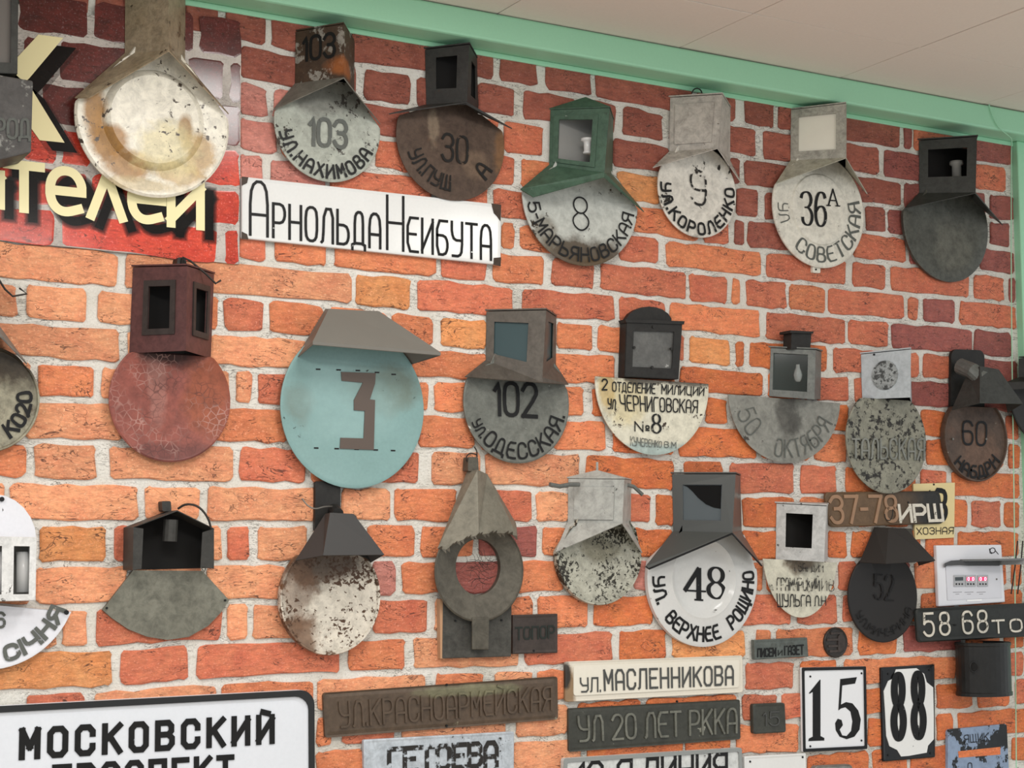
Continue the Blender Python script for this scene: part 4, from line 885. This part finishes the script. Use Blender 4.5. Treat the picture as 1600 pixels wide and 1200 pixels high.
G['т'] = '0 6 4 6;2 6 2 0'; G['е'] = '0 3 4 3;4 3 4 4.2 3.2 5.6 2 6 .8 5.6 0 4.2 0 1.8 .8 .4 2 0 3.6 .6'; G['л'] = '0 0 2 6;2 6 4 0'; G['й'] = '0 6 0 0;0 .6 4 5.4;4 6 4 0'
shadow_of(lt, *qd, .017, (14, 15), **k_)
write(T, lt, tq(*qd, .0104), .018, CREAM, **k_)
shadow_of('и', (-50, 252), (0, 258), (0, 320), (-50, 314), .017, (14, 15)); write(T, 'и', tq((-50, 252), (0, 258), (0, 320), (-50, 314), .0104), .018, CREAM)
for off, ma, dd in (((20, 16), SHD, .0098), ((26, 20), SH2, .00975), ((15, 22), SH2, .0097), ((0, 0), CREAM, .0106)):
    for pl in ([(60, 54), (99, 59), (46, 122), (14, 152), (-12, 132)], [(20, 112), (50, 140), (101, 223), (62, 219), (6, 140)]):
        T.part('big_letter' if ma is CREAM else 'big_letter_shadow', *prism([P(x+off[0], y+off[1], dd) for x, y in pl], dd-.0008, dd), ma)

# ------------------------------------------------------------------ street plates
def street_plate(label, TL, TR, BR, BL, mat, d=.011, back=.0056, th=.006, cr=.004, rim=None, name='street_sign', cat_='sign', lip=.0012, rw=.007, holes=(), org=None):
    q = quadpx(TL, TR, BR, BL, d); T = Thing(name, label, cat_, V(((q[0].x+q[2].x)/2, -.004, (q[0].z+q[2].z)/2)))
    T.face = T.part('plate', *plate_mesh(rround(q, cr), back, d, rw, lip), mat)
    if rim: ou = rround(q, cr); inn = scale_poly(ou, rim[1]); n = len(ou); vs_ = [V((p.x, -d-lip-.0004, p.z)) for p in ou]+[V((p.x, -d-lip-.0004, p.z)) for p in inn]; T.part('border', vs_, [[i, (i+1) % n, n+(i+1) % n, n+i] for i in range(n)], rim[0], T.face, solid=.0012, off=1)
    grp = {'street_sign': 'street name signs on the brick wall', 'licence_plate': 'old licence plates', 'house_number_plate': 'enamel number plates'}.get(name)
    if grp: T.o['group'] = grp
    T.d = d; screws(T, holes, d+.0005, BLACK, .0025, T.face, 'fixing_hole')
    return T
def put(T, t, TL, TR, BR, BL, wd, mat, **k): return write(T, t, tq(TL, TR, BR, BL, T.d+.0008), wd, mat, parent=T.face, **k)
WE = worn('white_enamel_sign', 'dcdddb', 'd0d1cf', var=.25, chips='2c2a28', ca=.0, rough=.12, bump=0)
T = street_plate('long white enamel street sign with thin tall black letters under lamp 103', (378, 276), (783, 320), (782, 414), (378, 372), WE, holes=[(778, 328)], d=.016)
S = .0052
for t, x0, x1, yt in (('А', 391, 418, 283), ('РНОЛЬДА', 427, 594, 0), ('Н', 605, 630, 306), ('ЕЙБУТА'.replace('Й', 'И'), 637, 767, 0)):
    top = lambda x: (yt+(x-x0)*.09) if yt else 318+(x-427)*.103; bot = lambda x: 371+(x-427)*.105-1
    put(T, t, (x0, top(x0)), (x1, top(x1)), (x1, bot(x1)), (x0, bot(x0)), .0058, INK, smooth=1, gap=1.7)
RC = worn('rusty_corner', '2f2c2a', '4a3a2c', var=.8)
for pl in ([(768, 318), (783, 320), (782, 346), (777, 338), (772, 333)], [(772, 403), (783, 402), (782, 416), (771, 413)], [(378, 276), (388, 277), (386, 286), (378, 290)], [(378, 362), (386, 366), (388, 374), (378, 373)]):
    T.part('bare_corner', *prism([P(x, y, .0175) for x, y in pl], .016, .0182), RC, T.face)

MS = worn('white_painted_sign', 'd6dae0', 'cbd0d6', var=.3, rough=.35, bump=0)
T = street_plate('large white street sign with thick black rounded border at bottom left', (-60, 1106), (490, 1077), (491, 1290), (-60, 1320), MS, d=.02, cr=.03, rim=(plain('black_border', '262728', .4), .013), lip=.003, rw=.02)
T.d = .0203
put(T, 'МОСКОВСКИЙ', (35, 1142), (425, 1120), (425, 1158), (34, 1183), .0112, INK, smooth=0, gap=3.3)
put(T, 'ПРОСПЕКТ', (86, 1199), (362, 1183), (362, 1222), (86, 1240), .0108, INK, smooth=0, gap=3.0)

OL = worn('olive_brown_painted_sign', '57493c', '4c4035', var=.5, chips='8c8a72', ca=.03, cs=20, rough=.45, blobs=[((.06, .03), (.12, .012), '7d7b60', .6, .8)])
T = street_plate('long olive-brown embossed street sign below the ring lamp', (505, 1083), (871, 1057), (872, 1124), (508, 1153), OL, d=.013, cr=.006, holes=[(698, 1070), (698, 1134)], lip=-.002, rw=.012)
put(T, 'УЛ.КРАСНОАРМЕЙСКАЯ', (530, 1098), (861, 1073), (861, 1108), (532, 1136), .0045, OL, thick=.0022, smooth=1, gap=1.6)

T = street_plate('worn white street sign with half-flaked black letters at bottom centre', (568, 1156), (803, 1143), (803, 1240), (570, 1250), worn('worn_pale_blue_white', 'b9c1c8', 'a3abb2', var=.6, rust='6f6f6c', ra=.12, rough=.45, chips='3b3a38', ca=.06), d=.014)
put(T, 'ГЕТОЕВА', (608, 1171), (776, 1160), (776, 1195), (608, 1206), .010, INKV, smooth=0)

CE = worn('cream_enamel_sign', 'd6d0c2', 'c9c3b3', var=.25, rough=.25, bump=0, blobs=[((-.235, -.02), (.02, .05), '8a6a42', .6, .9), ((-.24, .015), (.012, .03), '2d2a26', .6, .95)])
T = street_plate('cream street sign with rounded corners and grey letters beside the 15 plate', (883, 1034), (1160, 1024), (1161, 1082), (883, 1097), CE, d=.012, cr=.006, lip=.001, rw=.004)
ip = rround(quadpx((896, 1040), (1155, 1031), (1154, 1074), (896, 1087), .013), .006)
T.part('raised_field', *plate_mesh(ip, .012, .0142, .003, .0), worn('cream_enamel_field', 'ddd8ca', 'd2ccbd', var=.2, rough=.25, bump=0), T.face); T.d = .0143
GI = ink('grey_lettering', '4d4e4c', .12)
put(T, 'УЛ.', (907, 1060), (938, 1059), (938, 1080), (908, 1081), .0038, GI, smooth=0); put(T, 'МАСЛЕННИКОВА', (944, 1048), (1145, 1041), (1145, 1069), (945, 1078), .0052, GI, smooth=0, gap=1.9)

DG = worn('dark_green_grey_sign', '3f403a', '34352f', var=.5, chips='8d8d82', ca=.04, cs=30, rough=.4)
T = street_plate('dark grey embossed street sign with creased surface below the cream one', (888, 1107), (1156, 1093), (1157, 1155), (889, 1175), DG, d=.012, cr=.005, holes=[(1058, 1096)], lip=-.001, rw=.008)
put(T, 'УЛ 20 ЛЕТ РККА', (903, 1120), (1150, 1107), (1150, 1144), (905, 1158), .005, worn('embossed_grey_letter', '5a5b53', '7b7c72', var=.9), thick=.0022, smooth=1, gap=1.5)

T = street_plate('grey-bordered white street sign cut off by the bottom edge', (880, 1185), (1158, 1168), (1160, 1240), (880, 1260), worn('grey_white_enamel', 'c9ccca', 'b2b6b4', var=.4, rough=.4, chips='3a3733', ca=.08), d=.016, cr=.006, rim=(plain('grey_border', '8d918f', .4), .009))
put(T, '12-Я ЛИНИЯ', (905, 1193), (1135, 1178), (1135, 1218), (905, 1232), .008, INKW, smooth=0)

T = street_plate('small dark green embossed plate left of the 15 plate', (1176, 1100), (1226, 1098), (1228, 1144), (1177, 1147), DG, d=.016, cr=.006)
put(T, '15', (1192, 1113), (1217, 1112), (1217, 1133), (1192, 1134), .003, GI, thick=.001)

T = street_plate('white enamel number plate 15 with black frame', (1252, 1043), (1352, 1041), (1354, 1170), (1254, 1175), worn('white_enamel_15', 'dfe1e4', 'd6d8dc', var=.15, rough=.15, bump=0), d=.011, cr=.003, rim=(BLACK, .0075), name='house_number_plate', holes=[(1266, 1057), (1346, 1052), (1266, 1166), (1346, 1157)])
for nm, pts in (('digit_one', ((1264, 1083), (1281, 1062), (1282, 1062), (1282, 1150), (1288, 1153), (1288, 1157), (1263, 1158), (1264, 1154), (1270, 1151), (1270, 1081), (1265, 1084))),
    ('digit_five', ((1313, 1061), (1339, 1058), (1336, 1068), (1316, 1071), (1314, 1101), (1322, 1097), (1332, 1099), (1341, 1110), (1345, 1124), (1343, 1140), (1335, 1151), (1323, 1155), (1312, 1151), (1306, 1141), (1305, 1130), (1309, 1123), (1315, 1125), (1317, 1133), (1312, 1140), (1316, 1149), (1323, 1150), (1330, 1142), (1332, 1127), (1329, 1112), (1321, 1105), (1314, 1107), (1310, 1110)))):
    T.part(nm, *prism([P(x, y, .0118) for x, y in pts], .0115, .0119), INK, T.face)

T = street_plate('chipped black and white enamel number plate 88', (1376, 1043), (1460, 1038), (1461, 1183), (1380, 1190), worn('black_enamel', '1d1e1f', '161617', var=.4, rough=.2, bump=0), d=.011, cr=.003, name='house_number_plate', holes=[(1388, 1053), (1452, 1047), (1388, 1180), (1454, 1177)])
T.part('white_field', *prism([P(x, y, .0125) for x, y in ((1400, 1046), (1432, 1044), (1444, 1053), (1448, 1066), (1458, 1074), (1459, 1120), (1459, 1155), (1450, 1165), (1448, 1176), (1420, 1181), (1408, 1182), (1402, 1172), (1390, 1166), (1385, 1150), (1383, 1110), (1381, 1080), (1388, 1064), (1396, 1060))], .011, .0128), worn('white_enamel_88', 'dfe0de', 'd2d3d1', var=.15, chips='1d1e1f', ca=.05, cs=20, rough=.2, bump=0), T.face); T.d = .0128
put(T, ['8b', '8b'], (1396, 1055), (1441, 1052), (1443, 1151), (1397, 1154), .011, INK, nib=(.023, .015), smooth=2, gap=4.6)

# licence plates
T = street_plate('old licence plate reading 37-78, half rusty brown and half black', (1288, 769), (1468, 767), (1475, 818), (1296, 824), worn('half_rusty_plate', '2c2c2a', '242422', var=.4, rust='4a3d30', ra=.1, rough=.5, blobs=[((-.2, 0), (.27, .25), '6c5640', .25, .97)]), d=.018, back=.012, cr=.014, name='licence_plate', cat_='licence plate', holes=[(1419, 785)], lip=.002)
RT_ = ink('rusty_raised_digits', '9c7c62', .12)
put(T, '37-78', (1296, 776), (1399, 775), (1402, 814), (1299, 817), .0085, RT_, thick=.0015, smooth=2, gap=1.3); put(T, 'ИРШ', (1404, 790), (1470, 789), (1473, 813), (1407, 815), .008, WINK, thick=.0015, smooth=0, gap=1.2)
T = street_plate('black licence plate with white digits 58-68 under the fuse box', (1430, 951), (1650, 940), (1652, 992), (1434, 1004), worn('black_plate_paint', '2b2d2b', '232523', var=.4, rough=.5), d=.03, back=.0235, cr=.01, name='licence_plate', cat_='licence plate', lip=.003, rw=.01)
put(T, '58', (1442, 959), (1482, 957), (1484, 991), (1444, 994), .0058, WINK, thick=.0012, smooth=2, gap=2.6); put(T, '68', (1503, 956), (1541, 954), (1543, 987), (1505, 990), .0058, WINK, thick=.0012, smooth=2, gap=2.2)
put(T, 'ТОМ', (1550, 970), (1622, 966), (1624, 984), (1551, 989), .005, WINK, thick=.0012, smooth=1, gap=2.2)
put(T, '-', (1488, 974), (1493, 974), (1493, 979), (1488, 979), .004, fd, thick=.001)

YE = worn('yellow_plastic_sign', 'd8c794', 'cdbb86', var=.2, rough=.4, bump=0)
T = street_plate('pale yellow card with black letters hanging behind the 37-78 licence plate', (1427, 756), (1492, 754), (1491, 840), (1430, 843), YE, d=.011, th=.003, cr=.001, holes=[(1459, 757)], lip=0, name='yellow_card')
put(T, 'ХОЗНАЯ', (1432, 825), (1490, 824), (1489, 834), (1433, 835), .0022, INKW, smooth=0); put(T, ['В'], (1462, 766), (1478, 767), (1478, 812), (1462, 814), .013, INK, smooth=1); put(T, ['1'], (1443, 768), (1455, 768), (1456, 812), (1444, 812), .012, INK)

# small dark plates
T = street_plate('small dark plate with black lettering GAZET beside lamp 48', (1178, 1000), (1261, 996), (1263, 1026), (1179, 1031), worn('dark_grey_green_plate', '5c625e', '4a4f4b', var=.5, rough=.4), d=.016, cr=.001)
put(T, 'ПИСЕМ', (1184, 1014), (1212, 1013), (1212, 1025), (1184, 1026), .0035, INK, smooth=0); put(T, 'И', (1216, 1016), (1222, 1016), (1222, 1024), (1216, 1024), .002, INK); put(T, 'ГАЗЕТ', (1226, 1010), (1255, 1008), (1255, 1022), (1226, 1023), .0035, INK, smooth=0)
put(T, 'ДЛЯ', (1205, 1006), (1240, 1004), (1240, 1009), (1205, 1011), .0015, INKF)
T = street_plate('square dark brown plate with faint dark word beside the ring lamp', (801, 961), (871, 959), (871, 1020), (801, 1022), worn('dark_brown_square', '3f3733', '362f2c', var=.5, rough=.5), d=.014, cr=.001, holes=[(834, 1017)])
put(T, 'ТОПОР', (806, 981), (866, 978), (866, 996), (806, 999), .0042, ink('dark_green_black', '252b27', .2), smooth=0)
T = Thing('oval_emblem_plate', 'small dark brown embossed oval plate above the number 15', 'plate', P(1306, 1004, .004))
e = [P(1306+18.5*math.cos(t*.2618), 1004-24*math.sin(t*.2618), .010) for t in range(24)]
fc = T.part('plate', *plate_mesh(e, .0056, .010, .006, .002), worn('brown_black_emblem', '35302d', '2a2624', var=.8, rust='4a3d38', ra=.2, rs=60, rough=.4, bump=.002))
EM = worn('emblem_relief', '453c38', '352f2c', var=.8)
for i, (x0, x1, y) in enumerate(((1292, 1312, 1000), (1294, 1310, 1010), (1298, 1316, 990), (1296, 1314, 1018))): T.part('relief_bar', *prism(quadpx((x0, y-2), (x1, y-2.5), (x1, y+1), (x0, y+1.5), .011), .009, .0125), EM, fc)
T.part('relief_tower', *prism([P(x, y, .011) for x, y in ((1309, 1018), (1309, 994), (1313, 990), (1317, 994), (1320, 1000), (1319, 1016))], .009, .013), EM, fc)

# camouflage-painted box sign
T = street_plate('blue-grey and black mottled metal frame sign at bottom right', (1481, 1140), (1573, 1131), (1578, 1240), (1481, 1250), worn('mottled_blue_black', '7f90a8', '8a9ab0', var=.2, rust='25282a', ra=.42, rs=11, edge=.01, rough=.4), d=.014, cr=.008, name='mailbox_sign', lip=0)
put(T, 'ЯЩИК', (1506, 1149), (1544, 1145), (1545, 1157), (1507, 1161), .0022, INK); put(T, 'Д', (1511, 1192), (1520, 1192), (1520, 1206), (1511, 1206), .0022, INK)
sb = T.part('slot_opening', *prism(quadpx((1497, 1174), (1563, 1167), (1563, 1179), (1498, 1184), .0145), .013, .0146), BR['g'], T.face, label='orange brick seen through the slot')
T = street_plate('small white enamel plate cut off by the bottom edge left of centre right', (1163, 1182), (1259, 1177), (1261, 1240), (1165, 1250), WE, d=.015, cr=.002, holes=[(1172, 1190), (1254, 1183)], name='house_number_plate')
T.o['label'] = 'small white enamel plate with thin black line below the small green plate'
T.part('black_line', *tube([P(1165, 1193, .0125), P(1238, 1190, .0125), P(1246, 1196, .0125), P(1250, 1215, .0125)], .0009, 5), BLACK, T.face)
T = Thing('rounded_metal_cap', 'grey rounded metal piece at the bottom edge below the number 15', 'plate', P(1302, 1210, .004))
T.part('plate', *plate_mesh(rround(quadpx((1272, 1197), (1332, 1194), (1334, 1240), (1273, 1240), .02), .012), .0045, .02, .004, .002), tin('grey_steel', '8b8a85'))

# pipe stub
T = Thing('pipe_stub', 'black metal cylinder with a round hole under the 58-68 licence plate', 'pipe', P(1535, 1050, .004))
a, b = P(1501, 1045, .05), P(1570, 1045, .05); r_ = (b.x-a.x)/2; cx = (a.x+b.x)/2; zt, z0 = P(1535, 1003, .05).z, P(1535, 1086, .05).z
n = 32; MP = worn('black_pipe_paint', '222221', '1b1b1a', var=.5, rough=.4)
v, f = [], []
for rr, z in ((.8, zt), (1, zt), (1.03, zt-.002), (1.03, zt-.007), (1, zt-.009), (1, z0+.01), (1.03, z0+.008), (1.03, z0), (0, z0)):
    v += [V((cx+r_*rr*math.cos(2*math.pi*k/n), -.052-r_*.75*rr*math.sin(2*math.pi*k/n), z)) for k in range(n)]
for j in range(8): f += [[j*n+k, j*n+(k+1) % n, (j+1)*n+(k+1) % n, (j+1)*n+k] for k in range(n)]
bd = T.part('pipe_body', v, f, MP); c = P(1521, 1042, .09)
T.part('hole', *tube([P(1521, 1042, .06), c], .0105, 16), DARKV, bd); T.part('hole_rim', *tube([c+V((.0115*math.cos(t*.3927), 0, .0125*math.sin(t*.3927))) for t in range(17)], .0015, 6), MP, bd)

# fuse box
FB = -.042
T = Thing('fuse_box', 'white plastic fuse box with raised grey lid and two red lit displays', 'fuse box', P(1515, 900, .004))
PW = plain('white_plastic', 'dcdde2', .3, var=.03); GW = plain('grey_plastic', '9b9da0', .35, var=.05)
q = quadpx((1463, 852), (1565, 851), (1571, 941), (1467, 948), (.06+FB)); bx = T.part('housing', *boxm(q, .0056), PW, bevel=.003)
T.part('recess', *sheet([shift(quadpx((1477, 882), (1562, 880), (1565, 934), (1480, 938), (.06+FB)), .0012)]), plain('light_grey_panel', 'cfd0d6', .3, var=.03), bx)
T.part('module_rail', *boxm(shift(quadpx((1479, 896), (1544, 894), (1545, 918), (1480, 920), (.061+FB)), 0), (.058+FB)), GW, bx)
lid = T.part('lid', *prism_v([P(1500, 877, (.062+FB)), P(1562, 876, (.062+FB)), P(1600, 875, .075), P(1540, 876.5, .075)], [P(1500, 874, (.062+FB)), P(1562, 873, (.062+FB)), P(1600, 872, .075), P(1540, 873.5, .075)]), plain('smoked_lid', '6e7070', .2, alpha=.9))
T.part('lid_handle', *prism_v([P(x, y, (.068+FB)) for x, y in ((1476, 887), (1476, 880), (1486, 876), (1500, 875), (1511, 878), (1562, 876), (1562, 884), (1512, 884), (1500, 883), (1480, 884))], [P(x, y, (.061+FB)) for x, y in ((1476, 887), (1476, 880), (1486, 876), (1500, 875), (1511, 878), (1562, 876), (1562, 884), (1512, 884), (1500, 883), (1480, 884))]), plain('dark_grey_plastic', '4a4b4c', .4), lid)
T.part('lid_flap', *prism_v([P(1562, 874, (.062+FB)), P(1600, 874, .075), P(1600, 882, .075), P(1562, 883, (.062+FB))], [P(1562, 874, (.060+FB)), P(1600, 874, .073), P(1600, 882, .073), P(1562, 883, (.060+FB))]), plain('grey_flap', '8c8e8c', .3), lid)
RED = plain('red_display', 'd01040', .3, emit=1.2, var=0); LED = plain('pink_led_digit', 'ffb0d8', .3, emit=2.5, var=0)
for i, x in enumerate((1491, 1509, 1528)):
    mo = T.part('module', *boxm(quadpx((x, 899), (x+16, 898.5), (x+16, 916), (x, 916.5), (.064+FB)), (.06+FB)), plain('module_grey', 'a9abae', .35, var=.05), bx)
    T.part('display', *sheet([quadpx((x+1.5, 902), (x+14, 901.5), (x+14, 907), (x+1.5, 907.5), (.0646+FB))]), RED if i else plain('dark_display', '3b4245', .2), mo)
    if i:
        for dx in (4, 11): T.part('lit_digit', *strokes(['0'], tq((x+dx-1, 902.6), (x+dx+1.6, 902.5), (x+dx+1.6, 906.6), (x+dx-1, 906.7), (.0652+FB)), .0016), LED, mo)
    for dx in (3.5, 8, 12.5): c = P(x+dx, 912.5, (.0648+FB)); T.part('button', *prism([V((c.x+.0022*math.cos(a*.785), 0, c.z+.0022*math.sin(a*.785))) for a in range(8)], (.064+FB), (.0655+FB)), BLACK, mo)
for i, x in enumerate((1489, 1507, 1526)): T.part('small_print', *sheet([quadpx((x, 925), (x+14, 924.5), (x+14, 925.6), (x, 926), (.0615+FB)), quadpx((x+4, 928), (x+10, 927.7), (x+10, 928.6), (x+4, 929), (.0615+FB))]), plain('grey_print', '9a9a9e', .4), bx)
c_ = [P(1551+4*math.cos(t*.5236), 860-4*math.sin(t*.5236), (.0605+FB)) for t in range(13)]
T.part('maker_mark', *cat(tube(c_, .0011, 5), tube([P(1546, 857, (.0605+FB)), P(1547, 864, (.0605+FB)), P(1550, 865, (.0605+FB))], .0011, 5), tube([P(1555, 860, (.0605+FB)), P(1560, 866, (.0605+FB))], .0011, 5)), BLACK, bx)
T.part('screw', *prism([V((P(1557, 905, (.061+FB)).x+.0025*math.cos(a), 0, P(1557, 905, (.061+FB)).z+.0025*math.sin(a))) for a in (0, 1, 2, 3, 4, 5)], (.0605+FB), (.0625+FB)), WIRE, bx)
T.part('label_strip', *sheet([quadpx((1511, 937), (1534, 936), (1534, 939), (1511, 940), (.0615+FB))]), plain('white_label', 'f0f0f0', .3, var=0), bx)
T = Thing('wire_pair', 'two thin dark upright wires between the fuse box and green corner', 'wire', P(1585, 900, .004))
for x0, x1 in ((1598, 1590), (1590, 1580)): T.part('wire', *tube([P(x0, 845, .06), P((x0+x1)/2+1, 885, .05), P(x1, 928, .03)], .0018, 6), DWIRE)
